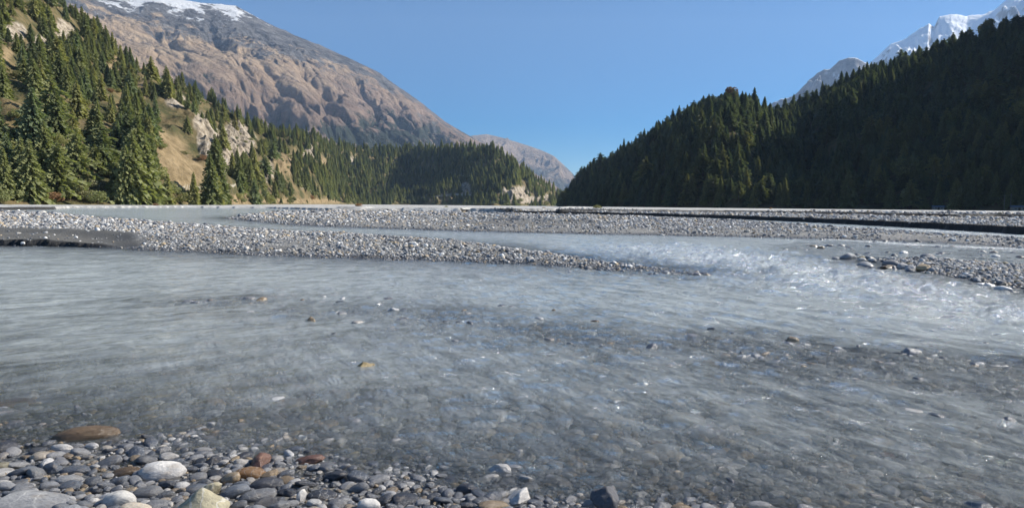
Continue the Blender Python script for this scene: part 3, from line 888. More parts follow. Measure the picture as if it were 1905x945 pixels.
# dense tall stand at the foot on the far left and a few singles by the track
def keep_foot(px, py, x, y, T):
    return np.clip((px < 285) * (py > 250) * .9 * (1 - blob(px, py, 140, 320, 26, 12)), 0, 1)
add_trees(L, 15, 1 / 75, (.0, .35), (-250, 300), keep_foot, lambda px, py, T: 14.5 + 0 * px, lambda px, py: ([1, 2, 3, 5], [.2, .35, .15, .3]), 'foot')
for px_, py_, h_, p_ in [(312, 376, 11, 2), (361, 376, 13, 0), (392, 377, 22, 1), (409, 377, 24, 1), (400, 376, 17, 2), (415, 378, 13, 5), (272, 377, 24, 2), (250, 377, 25, 5), (236, 377, 20, 1), (474, 378, 17, 2), (867, 380, 16, 1)]:
    d_ = np.interp(px_, [200, 300, 400, 480, 867], [250, 268, 318, 470, 1340])
    a_ = float(az_tan(np.array([px_]), np.array([375.]))[0][0])
    TREES.append(dict(x=d_ * math.sin(a_), y=d_ * math.cos(a_), z=.6, h=h_, p=p_, px=px_, py=py_, reg='track', rot=random.random() * 6, w=1.0))
# low wood between the ridge foot and the plain
def keep_mid(px, py, x, y, T): return np.clip(.8 - 1.2 * blob(px, py, 600, 376, 60, 6), 0, 1)
def keep_right(px, py, x, y, T):
    return np.clip(.75 + .8 * fbm(x / 50, y / 50, 4, 711), .15, 1) * (T > .0)
add_trees(RS, 21, 1 / 38, (.0, 1.03), (1040, 2060), keep_right, lambda px, py, T: np.interp(px, [1040, 1200, 1500, 1905], [12, 14, 14, 15]),
          lambda px, py: ([0, 1, 2, 3, 4, 5, 6], [.17, .25, .20, .19, .13, .05, .01]), 'right')
# shrubs along the feet
def keep_sh(px, py, x, y, T): return np.clip(.9 - (px > 300) * .35 - cliff_left(px, py), 0, 1)
add_trees(L, 31, 1 / 28, (-.0, .09), (-250, 480), keep_sh, lambda px, py, T: 4.2 + 0 * px, lambda px, py: ([7, 6], [.75, .25]), 'shrub')
add_trees(L, 32, 1 / 60, (.0, .06), (480, 1040), lambda px, py, x, y, T: .7 + 0 * px, lambda px, py, T: 6 + 0 * px, lambda px, py: ([7, 6, 5], [.4, .3, .3]), 'midshrub')
add_trees(L, 33, 1 / 260, (.05, 1.0), (-250, 560), lambda px, py, x, y, T: .8 + 0 * px, lambda px, py, T: 2.6 + 0 * px, lambda px, py: ([7], [1.]), 'hillshrub')
add_trees(RS, 34, 1 / 60, (.0, .10), (1050, 2050), lambda px, py, x, y, T: .8 + 0 * px, lambda px, py, T: 4.5 + 0 * px, lambda px, py: ([7, 6], [.6, .4]), 'rshrub')
# the individual trees the skyline of the right bank shows
def crest_tree(px_, py_top, h_, p_, reg='rcrest'):
    a_, tn_ = az_tan(np.array([float(px_)]), np.array([float(py_top)]))
    d_ = float(np.interp(a_[0], RS.az, RS.d1)) * .995
    zz = EYE + tn_[0] * d_ - h_
    x_, y_ = d_ * math.sin(a_[0]), d_ * math.cos(a_[0])
    zt = float(RS.at(a_, np.array([.985]))[2][0])
    hh = min(EYE + tn_[0] * d_ - zt, 21)
    if hh < 4: return
    TREES.append(dict(x=x_, y=y_, z=zt - .5, h=hh, p=p_, px=px_, py=py_top, reg=reg, rot=random.random() * 6, w=h_))
for px_, t_, w_, p_ in [(1082, 308, 1.1, 3), (1117, 283, 1.25, 3), (1126, 290, 1.0, 4), (1192, 244, 1.1, 4), (1225, 218, .95, 1), (1233, 222, .8, 1), (1272, 217, 1.1, 2), (1301, 196, 1.0, 1), (1327, 188, .9, 0), (1355, 178, .9, 0), (1363, 176, .9, 1),
                        (1376, 178, .9, 0), (1392, 186, 1., 1), (1402, 190, 1., 1), (1461, 180, 1.1, 2), (1477, 174, 1.0, 1), (1492, 178, .9, 3), (1503, 170, .9, 0), (1537, 156, .8, 0), (1562, 146, 1.2, 2), (1583, 142, 1., 3), (1596, 138, .9, 0),
                        (1640, 110, 1.1, 2), (1663, 108, 1.1, 3), (1685, 101, 1.1, 2), (1712, 86, 1.2, 3), (1742, 75, 1.1, 1), (1757, 72, 1.1, 2), (1804, 50, 1.1, 3), (1824, 55, 1., 1), (1841, 45, 1.0, 1), (1868, 44, 1., 1), (1892, 26, 1.5, 3), (1903, 28, 1.3, 3)]:
    crest_tree(px_, t_, w_, p_)

# painter's pass, nearest first: how much of each tree can be seen
GRID = np.zeros((480, 960), bool)
order = sorted(range(len(TREES)), key=lambda i: TREES[i]['x'] ** 2 + TREES[i]['y'] ** 2)
for i in order:
    t = TREES[i]
    tx, ty = project(np.array([t['x']]), np.array([t['y']]), np.array([t['z'] + t['h']]))
    bx, by = project(np.array([t['x']]), np.array([t['y']]), np.array([t['z']]))
    hp = by[0] - ty[0]; wp = hp * (.36 if t['p'] < 6 else 1.1)
    x0, x1 = int((bx[0] - wp / 2) / 2), int((bx[0] + wp / 2) / 2) + 1
    y0, y1 = int(ty[0] / 2), int(by[0] / 2) + 1
    t['px'], t['py'], t['hp'] = bx[0], by[0], hp
    x0c, x1c, y0c, y1c = max(x0, 0), min(x1, 952), max(y0, 0), min(y1, 472)
    if x1c <= x0c or y1c <= y0c: t['vis'] = 0; continue
    sub = GRID[y0c:y1c, x0c:x1c]
    t['vis'] = int((~sub).sum())
    # cone-shaped cover
    yy = np.arange(y0c, y1c)[:, None]; xx = np.arange(x0c, x1c)[None]
    frac = np.clip((yy - y0 + 1) / max(y1 - y0, 1), 0, 1) if t['p'] < 6 else np.ones_like(yy, float)
    GRID[y0c:y1c, x0c:x1c] |= np.abs(xx * 2 - bx[0]) < (wp / 2) * frac + .5
con = [i for i in range(len(TREES)) if TREES[i]['p'] < 7]
shr = [i for i in range(len(TREES)) if TREES[i]['p'] == 7]
con.sort(key=lambda i: -TREES[i]['vis']); shr.sort(key=lambda i: -TREES[i]['vis'])
solo = [i for i in con if TREES[i]['vis'] > 0][:290] + [i for i in shr if TREES[i]['vis'] > 0][:60]
print('trees', len(TREES), 'solo', len(solo), 'least', TREES[solo[289]]['vis'])

PAL = {'dark green': (0.124, 0.146, 0.085), 'deep green': (0.159, 0.179, 0.092), 'mid green': (0.218, 0.233, 0.116), 'olive': (0.265, 0.262, 0.128), 'bluish green': (0.175, 0.209, 0.127), 'yellowish green': (0.300, 0.290, 0.130), 'rusty brown': (0.291, 0.172, 0.116), 'grey-green': (0.236, 0.227, 0.138)}
def place_words(t):
    px, py = t['px'], t['py'] - t['hp'] * .5
    top = t['py'] - t['hp']
    if t['reg'] in ('left', 'foot', 'track', 'shrub', 'hillshrub', 'midshrub'):
        if px < 520:
            sky = np.interp(px, [0, 100, 200, 300, 430, 520], [-100, 0, 78, 135, 200, 250])
            if t['reg'] == 'track': return 'beside the pale track at the hill foot'
            if t['py'] > 368: return 'at the gravel edge under the left hillside' if px < 240 else 'on the bank near the dirt track'
            if top < sky + 16: return 'on the skyline of the left hillside'
            if 250 < px < 400 and py > 230: return 'bordering the dry brown meadow slope'
            if 350 < px < 500: return 'among the pale limestone cliffs'
            if px < 130 and py < 140: return 'on the rocky upper left corner slope'
            if px < 130 and py < 250: return 'above the small grass opening at far left'
            if px < 130: return 'in the thick lower wood at far left'
            if py < 140: return 'on the steep rocky upper hillside'
            if py < 250: return 'halfway up the left hillside'
            return 'in the tall stand left of the meadow slope'
        if top < 275: return 'on the flat crest of the middle ridge'
        if t['py'] > 350: return 'in the low wood at the middle ridge foot'
        if px < 660: return 'on the rough shoulder beside the cliffs'
        if px > 900: return 'on the end spur of the middle ridge'
        return 'in the shaded hollow of the middle ridge'
    if t['reg'] == 'rcrest' or top < np.interp(px, [1040, 1100, 1200, 1300, 1360, 1430, 1640, 1905], [375, 302, 250, 205, 184, 205, 122, 34]) + 8:
        if px < 1200: return 'on the low end of the right bank skyline'
        if px < 1430: return 'on top of the right-hand knoll'
        if px < 1620: return 'on the dark crest under the grey peak'
        return 'on the dark crest before the snow mountain'
    if t['py'] > 345: return 'at the shaded foot of the right bank'
    if px < 1200: return 'on the knoll flank nearest the valley end'
    if px < 1350: return 'on the middle of the wooded knoll'
    if px < 1480: return 'on the sunnier right flank of the knoll'
    if py < 220: return 'just below the dark mountainside crest'
    return 'on the deeply shaded mountainside'

gt = np.random.default_rng(99)
LAB = []
MADE = {}
def make_tree(i):
    t = TREES[i]
    kind, cme, tme, words = PROTO[t['p']]
    if t['reg'] in ('left', 'foot', 'track'): cn = gt.choice(['dark green', 'deep green', 'mid green', 'olive', 'bluish green'], p=[.15, .2, .3, .2, .15])
    elif t['reg'] in ('shrub', 'hillshrub', 'midshrub'): cn = gt.choice(['mid green', 'olive', 'grey-green', 'rusty brown'], p=[.3, .35, .25, .1])
    else: cn = gt.choice(['dark green', 'deep green', 'mid green', 'olive', 'yellowish green'], p=[.25, .3, .2, .15, .1])
    if kind == 'broadleaf': cn = gt.choice(['mid green', 'yellowish green', 'rusty brown', 'olive'], p=[.4, .3, .04, .26])
    nm = {'spruce': 'spruce_tree', 'pine': 'pine_tree', 'broadleaf': 'broadleaf_tree', 'shrub': 'shrub'}[kind]
    root = bpy.data.objects.new(nm, None); COL.objects.link(root)
    root.location = (t['x'], t['y'], t['z']); root.rotation_euler = (0, 0, t['rot']); root.scale = (t['h'] * t['w'], t['h'] * t['w'], t['h'])
    root.empty_display_size = .1
    c = bpy.data.objects.new('crown', cme); COL.objects.link(c); c.parent = root; shade_k = .52 if t['reg'] in ('right', 'rcrest', 'rshrub') else 1.0; c.color = (PAL[cn][0] * shade_k, PAL[cn][1] * shade_k, PAL[cn][2] * shade_k, 1)  # right-bank crowns darkened evenly, the slope's shade put into their colour
    k = bpy.data.objects.new('trunk', tme); COL.objects.link(k); k.parent = root
    size = 'very tall' if t['h'] > 23 else 'tall' if t['h'] > 19 else 'middling' if t['h'] > 14 else 'small' if t['h'] > 8 else 'young'
    if kind == 'shrub': size = 'large' if t['h'] > 4.5 else 'low'
    w2 = 'spreading' if kind == 'shrub' else words
    noun = {'spruce': 'spruce', 'pine': 'pine', 'broadleaf': 'tree', 'shrub': 'shrub'}[kind]
    cat = {'spruce': 'spruce tree', 'pine': 'pine tree', 'broadleaf': 'tree', 'shrub': 'shrub'}[kind]
    pl = place_words(t)
    LAB.append((root, (size, w2, cn, noun), pl, t))
    grp = ('shrubs ' if kind == 'shrub' else 'trees ') + pl
    tag(root, None, cat, grp)
    MADE.setdefault(t['p'], (c, k))
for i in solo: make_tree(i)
ORD = ['leftmost', 'second from left', 'third from left', 'fourth from left', 'fifth from left', 'sixth from left', 'seventh from left', 'eighth from left', 'ninth from left', 'tenth from left', 'eleventh from left', 'twelfth from left']
NUM = {2: 'two', 3: 'three', 4: 'four', 5: 'five', 6: 'six', 7: 'seven', 8: 'eight', 9: 'nine', 10: 'ten', 11: 'eleven', 12: 'twelve'}
def label_out(rows):
    """rows: (obj, (size, shape, colour, noun), place, dict with px): same look and place -> told apart by order"""
    d = {}
    for r_ in rows: d.setdefault((r_[1], r_[2]), []).append(r_)
    for (lk, pl), rs in d.items():
        rs.sort(key=lambda r_: r_[3]['px'])
        for n_, r_ in enumerate(rs):
            s_ = ' '.join(w_ for w_ in lk if w_) + ' ' + pl
            if len(rs) > 1 and n_ < 12: s_ = ORD[n_] + ' ' + s_
            r_[0]['label'] = ' '.join(s_.split()[:16])
label_out(LAB)

# ------------------------------------------------------------------ copies of one mesh on many points (geometry nodes), for what is past counting
def scatter_object(name, pts, rots, scls, idx, sources, mat, label, shade_tint=None):
    me = bpy.data.meshes.new(name)
    me.vertices.add(len(pts)); me.vertices.foreach_set('co', np.ascontiguousarray(pts, np.float32).ravel())
    add_attr(me, 'rot', rots, 'FLOAT_VECTOR'); add_attr(me, 'scl', scls, 'FLOAT_VECTOR'); add_attr(me, 'idx', idx, 'INT')
    if shade_tint is not None: add_attr(me, 'shade_tint', shade_tint, 'FLOAT_VECTOR')
    o = bpy.data.objects.new(name, me); COL.objects.link(o)
    ng = bpy.data.node_groups.new(name, 'GeometryNodeTree')
    ng.interface.new_socket('Geometry', in_out='INPUT', socket_type='NodeSocketGeometry')
    ng.interface.new_socket('Geometry', in_out='OUTPUT', socket_type='NodeSocketGeometry')
    N, Lk = ng.nodes, ng.links
    gi = N.new('NodeGroupInput'); go = N.new('NodeGroupOutput')
    def named(n, t):
        a = N.new('GeometryNodeInputNamedAttribute'); a.data_type = t; a.inputs[0].default_value = n; return a.outputs[0]
    aidx, arot, ascl = named('idx', 'INT'), named('rot', 'FLOAT_VECTOR'), named('scl', 'FLOAT_VECTOR')
    e2r = N.new('FunctionNodeEulerToRotation'); Lk.new(arot, e2r.inputs[0])
    jn = N.new('GeometryNodeJoinGeometry')
    for k, srcs in enumerate(sources):
        cmpn = N.new('FunctionNodeCompare'); cmpn.data_type = 'INT'; cmpn.operation = 'EQUAL'
        ia, ib = [s_ for s_ in cmpn.inputs if s_.type == 'INT'][:2]
        Lk.new(aidx, ia); ib.default_value = k
        parts = []
        for q, so in enumerate(srcs):
            oi = N.new('GeometryNodeObjectInfo'); oi.transform_space = 'ORIGINAL'; oi.inputs[0].default_value = so
            g_ = oi.outputs['Geometry']
            if q == 0:
                sm = N.new('GeometryNodeSetMaterial'); Lk.new(g_, sm.inputs[0]); sm.inputs['Material'].default_value = mat; g_ = sm.outputs[0]
            parts.append(g_)
        if len(parts) > 1:
            j2_ = N.new('GeometryNodeJoinGeometry')
            for g_ in parts: Lk.new(g_, j2_.inputs[0])
            src = j2_.outputs[0]
        else: src = parts[0]
        ip = N.new('GeometryNodeInstanceOnPoints')
        Lk.new(gi.outputs[0], ip.inputs['Points']); Lk.new(cmpn.outputs[0], ip.inputs['Selection']); Lk.new(src, ip.inputs['Instance'])
        Lk.new(e2r.outputs[0], ip.inputs['Rotation']); Lk.new(ascl, ip.inputs['Scale'])
        Lk.new(ip.outputs[0], jn.inputs[0])
    Lk.new(jn.outputs[0], go.inputs[0])
    md = o.modifiers.new('copies', 'NODES'); md.node_group = ng
    tag(o, label, kind='stuff')
    return o

rest = [i for i in range(len(TREES)) if i not in set(solo) and TREES[i]['p'] in MADE]
T_ = [TREES[i] for i in rest]
keys = sorted(MADE)
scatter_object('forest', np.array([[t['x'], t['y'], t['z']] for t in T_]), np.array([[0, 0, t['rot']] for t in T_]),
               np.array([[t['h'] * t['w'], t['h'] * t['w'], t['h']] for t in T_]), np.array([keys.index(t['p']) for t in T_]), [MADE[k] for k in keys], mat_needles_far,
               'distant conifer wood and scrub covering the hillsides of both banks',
               np.array([[.48, .55, .62] if t['reg'] in ('right', 'rcrest', 'rshrub') else [1., 1., 1.] for t in T_]))  # right-bank copies dimmed and blued: painted shade, same trees as the left

# ------------------------------------------------------------------ stones
def stone_material(name, use_random):
    m, nt, out = material(name)
    oi = nt('ShaderNodeObjectInfo')
    O = nt('ShaderNodeTexCoord').outputs['Object']
    offs = nt('ShaderNodeVectorMath', {0: O, 1: nt('ShaderNodeCombineXYZ', {0: nt.math('MULTIPLY', oi.outputs['Random'], 37.0), 1: nt.math('MULTIPLY', oi.outputs['Random'], 11.0), 2: 0.0}).outputs[0]}, operation='ADD').outputs[0]
    if use_random:
        base = nt.ramp(oi.outputs['Random'], [(0, (0.085, 0.091, 0.104)), (.15, (0.159, 0.171, 0.189)), (.35, (0.256, 0.268, 0.287)), (.55, (0.366, 0.372, 0.378)), (.70, (0.488, 0.488, 0.476)), (.78, (0.329, 0.256, 0.171)), (.86, (0.488, 0.378, 0.232)), (.91, (0.732, 0.720, 0.683)), (1, (0.850, 0.850, 0.830))])
    else:
        base = oi.outputs['Color']
    sp = nt.noise(offs, 9.0, 6, .7)
    c = nt.mix(nt.rng(sp, .3, .7), nt.mix(1.0, base, (.66, .66, .68), 'MULTIPLY'), nt.mix(1.0, base, (1.25, 1.22, 1.18), 'MULTIPLY'))
    stain = nt.rng(nt.noise(offs, 2.2, 4, .6), .56, .68)
    c = nt.mix(nt.math('MULTIPLY', stain, .35), c, (.30, .22, .13))
    veins = nt('ShaderNodeTexWave', {'Vector': offs, 'Scale': 1.3, 'Distortion': 7.0, 'Detail': 3.0, 'Detail Scale': 1.6}, wave_type='BANDS').outputs['Fac']
    vm = nt.math('MULTIPLY', nt.rng(veins, .95, .99), nt.rng(oi.outputs['Random'], .7, .75))
    c = nt.mix(nt.math('MULTIPLY', vm, .4, True), c, (.62, .61, .58))
    pz = nt('ShaderNodeSeparateXYZ', {0: nt.pos()}).outputs[2]
    wob = nt.math('ADD', pz, nt.math('MULTIPLY', nt.noise(nt.pos(), 14.0, 3), .05))
    wet = nt.rng(wob, .105, .055)
    c = nt.mix(nt.math('MULTIPLY', wet, nt.rng(pz, -.05, .0, .1, 1.0)), c, nt.mix(1.0, c, (.55, .55, .57), 'MULTIPLY'))
    r = nt.rng(wet, 0, 1, .72, .22)
    finish(nt, out, c, r, nt.noise(offs, 14.0, 6, .65), .02, .5, .45)
    return m
mat_stone = stone_material('water-worn stone', False)
mat_pebble = stone_material('mixed river pebbles', True)

def stone_mesh(seed, kind):
    g = np.random.default_rng(seed)
    bm = bmesh.new(); bmesh.ops.create_icosphere(bm, subdivisions=4 if kind != 'lo' else 2, radius=1.0)
    V = np.array([v.co[:] for v in bm.verts])
    if kind == 'angular':
        # cut with random planes, then soften
        for k in range(11):
            n = g.normal(size=3); n /= np.linalg.norm(n); d = g.uniform(.52, .80)
            s = V @ n - d
            V = V - np.where(s > 0, s * .93, 0)[:, None] * n
    elif kind == 'peak':
        t = np.clip((V[:, 2] + 1) / 2, 0, 1)
        f = (1 - .88 * t ** 1.05)
        V[:, 0] *= f; V[:, 1] *= f * .85; V[:, 2] = V[:, 2]
        for k in range(5):
            n = g.normal(size=3); n[2] *= .3; n /= np.linalg.norm(n); d = g.uniform(.35, .55)
            s = V @ n - d
            V = V - np.where(s > 0, s * .85, 0)[:, None] * n
    else:
        p = g.uniform(1.9, 2.8)
        V = V / (np.sum(np.abs(V) ** p, 1) ** (1 / p))[:, None]
        n = g.normal(size=3); n /= np.linalg.norm(n)
        V = V * (1 + .13 * (V @ n))[:, None]
        for k in range(3):
            n = g.normal(size=3); n /= np.linalg.norm(n); d = g.uniform(.72, .9)
            s = V @ n - d
            V = V - np.where(s > 0, s * .6, 0)[:, None] * n
    a = .16 if kind in ('angular', 'peak') else .09
    q = fbm(V[:, 0] * 1.3 + seed, V[:, 1] * 1.3 + V[:, 2] * .9, 3, seed) + fbm(V[:, 1] * 1.3 + 5, V[:, 2] * 1.3 - V[:, 0] * .7, 3, seed + 5)
    V = V * (1 + a * q)[:, None]
    if kind == 'angular':
        V = V * (1 + .05 * fbm(V[:, 0] * 4, V[:, 1] * 4 + V[:, 2] * 3, 3, seed + 9))[:, None]
    mn, mx = V.min(0), V.max(0)
    V = (V - (mn + mx) / 2) / (mx - mn)          # unit box
    for v, c_ in zip(bm.verts, V): v.co = c_
    me = bpy.data.meshes.new('stone'); bm.to_mesh(me); bm.free()
    for p_ in me.polygons: p_.use_smooth = True
    me.materials.append(mat_stone)
    return me
ROUND = [stone_mesh(k, 'round') for k in range(1, 9)]
ANG = [stone_mesh(k, 'angular') for k in range(20, 25)]
PEAK = [stone_mesh(k, 'peak') for k in range(30, 32)]

SCOL = {'dark grey': (.085, .09, .105), 'blue-grey': (.17, .19, .22), 'mid grey': (.24, .245, .25), 'light grey': (.38, .385, .385), 'pale': (.55, .54, .51), 'white': (.74, .72, .68), 'tan': (.42, .32, .20), 'brown': (.20, .14, .085),
        'reddish': (.26, .14, .10), 'yellowish': (.58, .45, .22), 'amber': (.34, .19, .08), 'olive': (.36, .33, .23)}
HERO = []
def hero(label, px_, py_, w_, h_, col, mesh, tilt=0.0, up=.5, depth=None, thick=None, name='boulder', cat='boulder', lift=0.0):
    """px,py: middle of what the photo shows; w,h its size there; the stone's own size follows from its distance"""
    x, y = map(float, ground_pt(px_, py_ + h_ * .35, 0.0))
    D = math.sqrt(x * x + y * y + EYE * EYE)
    Wm = w_ * D / FPX
    Hm = (h_ * D / FPX) * (thick or .75)
    Dm = depth or Wm * .62
    gz = float(ground_z(np.array([x]), np.array([y]))[0])
    top_ = max(gz, -0.03) + Hm * (up + .12) + lift * .4       # how high it reaches; it always stands on the bed
    if gz < -.03 and up >= .4: top_ = min(top_, Hm * .55)
    if up < .3: top_ = max(gz + Hm * .45, -.02) * .6
    Hh = max(Hm, top_ - gz + .25 * Hm)
    z = top_ - Hh / 2
    o = bpy.data.objects.new(name, mesh); COL.objects.link(o)
    o.location = (x, y, z); o.rotation_euler = (random.uniform(-.1, .1), random.uniform(-.08, .08), R(tilt)); o.scale = (Wm, Dm, Hh)
    o.color = (*SCOL[col], 1)
    tag(o, label, cat)
    HERO.append((x, y, max(Wm, Dm) * .5, px_, py_, label))
    return o
hero('long brown boulder with a pale tip lying half under the shallows', 160, 795, 92, 38, 'brown', ROUND[2], 24, .5, depth=.15)
hero('white boulder with tan side at the edge of the wet stones', 303, 870, 72, 42, 'white', ROUND[1], 12, .55)
hero('wet amber cobble with an orange patch at the waterline', 466, 874, 52, 28, 'amber', ROUND[0], 15, .5)
hero('large peaked olive boulder at the bottom edge', 370, 945, 104, 66, 'olive', PEAK[0], 10, .5, thick=1.1, depth=.26)
hero('wet reddish brown broken boulder washed by ripples', 578, 842, 50, 30, 'reddish', ANG[0], 10, .4)
hero('smooth pale grey slab tilted out of the shallows', 705, 882, 42, 26, 'light grey', ROUND[3], 30, .4)
hero('domed white stone at the bottom edge near the shore end', 686, 940, 40, 34, 'white', ROUND[4], 5, .6, thick=.9)
hero('white and amber quartz boulder breaking the surface', 927, 858, 50, 38, 'white', ANG[1], -20, .5)
hero('pale flat slab under water behind the quartz boulder', 903, 831, 56, 18, 'light grey', ROUND[5], 5, .15)
hero('round dark grey cobble wetted by the ripples', 869, 899, 40, 34, 'dark grey', ROUND[6], 0, .45)
hero('smooth elongated tan boulder at the bottom edge', 918, 934, 56, 26, 'tan', ROUND[7], 22, .5)
hero('blocky dark boulder with a pale sunlit facet at the bottom edge', 1127, 940, 54, 52, 'dark grey', ANG[4], 35, .8, thick=1.1, depth=.14)
hero('rounded tan stone leaning beside the blocky dark boulder', 1157, 940, 34, 34, 'tan', ROUND[0], -30, .4)
hero('tan oval stone low in the water at the bottom edge', 1270, 939, 42, 22, 'tan', ROUND[2], -12, .5)
hero('grey slab surfacing at the lower right edge', 1502, 938, 34, 22, 'light grey', ROUND[3], -28, .5)
hero('pale submerged boulder left of the lower right slab', 1418, 926, 60, 28, 'pale', ANG[2], -10, .15)
hero('long pale boulder just awash in the lower middle', 1150, 890, 58, 20, 'pale', ANG[3], -12, .25)
hero('small tan rock parting the current with a little foam', 579, 590, 17, 12, 'tan', ROUND[1], 0, .6, lift=.05)
hero('yellowish rock awash in the middle of the channel', 677, 673, 40, 18, 'yellowish', ANG[4], 0, .55, lift=.03)
hero('dark broken rock standing in the rippled shallows', 395, 850, 30, 26, 'dark grey', ANG[1], 40, .45)
hero('pale grey cobble in the shallows at the left edge', 14, 760, 50, 22, 'light grey', ROUND[4], 12, .4)
hero('reddish slab under water at the left edge', 22, 735, 64, 16, 'reddish', ROUND[5], 8, .1)
hero('speckled pale round boulder left of the olive boulder', 223, 930, 50, 42, 'pale', ROUND[6], 15, .45, thick=.9)
hero('broad pale grey slab at the bottom left edge', 62, 938, 110, 26, 'light grey', ROUND[3], 4, .45)
hero('smooth grey oval cobble between two pale boulders', 276, 913, 48, 28, 'mid grey', ROUND[0], 14, .45)
hero('upright white angular stone among dark cobbles', 560, 922, 22, 32, 'white', ANG[0], 60, .5, thick=1.0)
hero('long dark cobble right of the upright white stone', 600, 916, 52, 22, 'dark grey', ROUND[1], 8, .45)
hero('broad dark cobble with white streaks beside the amber one', 495, 892, 56, 36, 'dark grey', ROUND[5], 24, .4)
hero('blue-grey egg-shaped cobble in the wet silt', 141, 871, 42, 22, 'blue-grey', ROUND[7], 14, .5)
hero('pale grey cobble lying on a tan one in the silt', 127, 893, 40, 20, 'light grey', ROUND[2], 14, .5)
hero('large grey cobble at the corner of the olive boulder', 480, 918, 60, 30, 'mid grey', ROUND[4], 20, .45)
hero('brownish wet cobble beside the white boulder shadow', 237, 873, 44, 24, 'brown', ROUND[6], 18, .45)
hero('lone tan cobble off the tip of the long gravel bar', 1316, 510, 13, 9, 'tan', ROUND[1], 0, .6, lift=.06)
hero('tan block at the upstream tip of the dark stone bar', 1718, 501, 25, 18, 'tan', ANG[2], 0, .6, lift=.06)
hero('dark wet block awash left of the dark stone bar', 1650, 495, 20, 11, 'brown', ANG[3], 0, .55, lift=.06)
hero('small yellowish rock among riffle stones on the right', 1606, 478, 14, 8, 'yellowish', ANG[4], 0, .55, lift=.06)
hero('small tan rock in the riffle near the picture middle', 1028, 574, 16, 9, 'tan', ROUND[0], 0, .5, lift=.05)
hero('pale tan rock awash in the riffle right of middle', 1475, 626, 22, 11, 'tan', ROUND[3], 0, .5, lift=.05)
hero('dark low rock awash in the riffle right of middle', 1105, 594, 26, 10, 'brown', ANG[0], 0, .5, lift=.04)
hero('big mossy brown block under the riffle edge', 1195, 650, 60, 26, 'brown', ANG[1], -15, .25, lift=-.02)
hero('pale dome on the far edge of the gravel island', 1232, 436, 10, 7, 'white', ROUND[2], 0, .6, lift=.15)

# dense near stones: larger ones first, each finding its own room
g = np.random.default_rng(5)
placed = [(h_[0], h_[1], h_[2] * .92) for h_ in HERO]
cells = {}
def cput(x, y, r):
    cells.setdefault((int(x // .3), int(y // .3)), []).append((x, y, r))
for p_ in placed: cput(*p_)
def free(x, y, r, k=.78):
    cx, cy = int(x // .3), int(y // .3)
    for i_ in (-1, 0, 1):
        for j_ in (-1, 0, 1):
            for (a, b, c) in cells.get((cx + i_, cy + j_), ()):
                if (a - x) ** 2 + (b - y) ** 2 < ((c + r) * k) ** 2: return False
    return True
near = []
N_ = 26000
size = np.sort(np.clip(g.lognormal(math.log(.042), .42, N_), .016, .125))[::-1]
# candidates spread evenly in log distance so that the picture fills evenly
cpx = g.uniform(-500, 2300, N_ * 3); cr = np.exp(g.uniform(math.log(2.4), math.log(13), N_ * 3))
caz = g.uniform(-R(47), R(45), N_ * 3)
X_, Y_ = cr * np.sin(caz), cr * np.cos(caz)
Zg = ground_z(X_, Y_)
GAP = fbm(X_ * 2.6, Y_ * 2.6, 3, 91)
ptr = 0
for s_ in size:
    for _ in range(4):
        if ptr >= len(X_): break
        x, y, zg = X_[ptr], Y_[ptr], Zg[ptr]; r_ = cr[ptr]; ptr += 1
        deep = -zg
        if s_ < .09 and zg > -.06 and GAP[ptr - 1] > .04 and g.random() < .8: continue
        if zg < -.42: continue
        s2 = s_ * (1.0 if r_ < 5.5 else 1.15)
        if r_ > 6 and s2 < .05: continue
        if zg < -.02 and s2 < .03 and g.random() < .5: continue
        if free(x, y, s2 * .5):
            cput(x, y, s2 * .5); near.append((x, y, zg, s2)); break
print('near stones', len(near))
near.sort(key=lambda q: -q[3] / math.hypot(q[0], q[1]))
NAMES = list(SCOL)
PR = {'dark grey': .19, 'blue-grey': .24, 'mid grey': .23, 'light grey': .14, 'pale': .05, 'white': .03, 'tan': .06, 'brown': .03, 'reddish': .015, 'olive': .015}
keysC = list(PR); prC = np.array([PR[k] for k in keysC]); prC /= prC.sum()
def vis_px(x, y):
    a, b = project(np.array([x]), np.array([y]), np.array([0.0])); return float(a[0]), float(b[0])
solo_n, rest_n = [], []
for q in near:
    a, b = vis_px(q[0], q[1])
    if len(solo_n) < 300 - len(HERO) and -10 < a < 1915 and b < 950 and q[2] > -.10: solo_n.append((q, a, b))
    else: rest_n.append(q)
rows = []
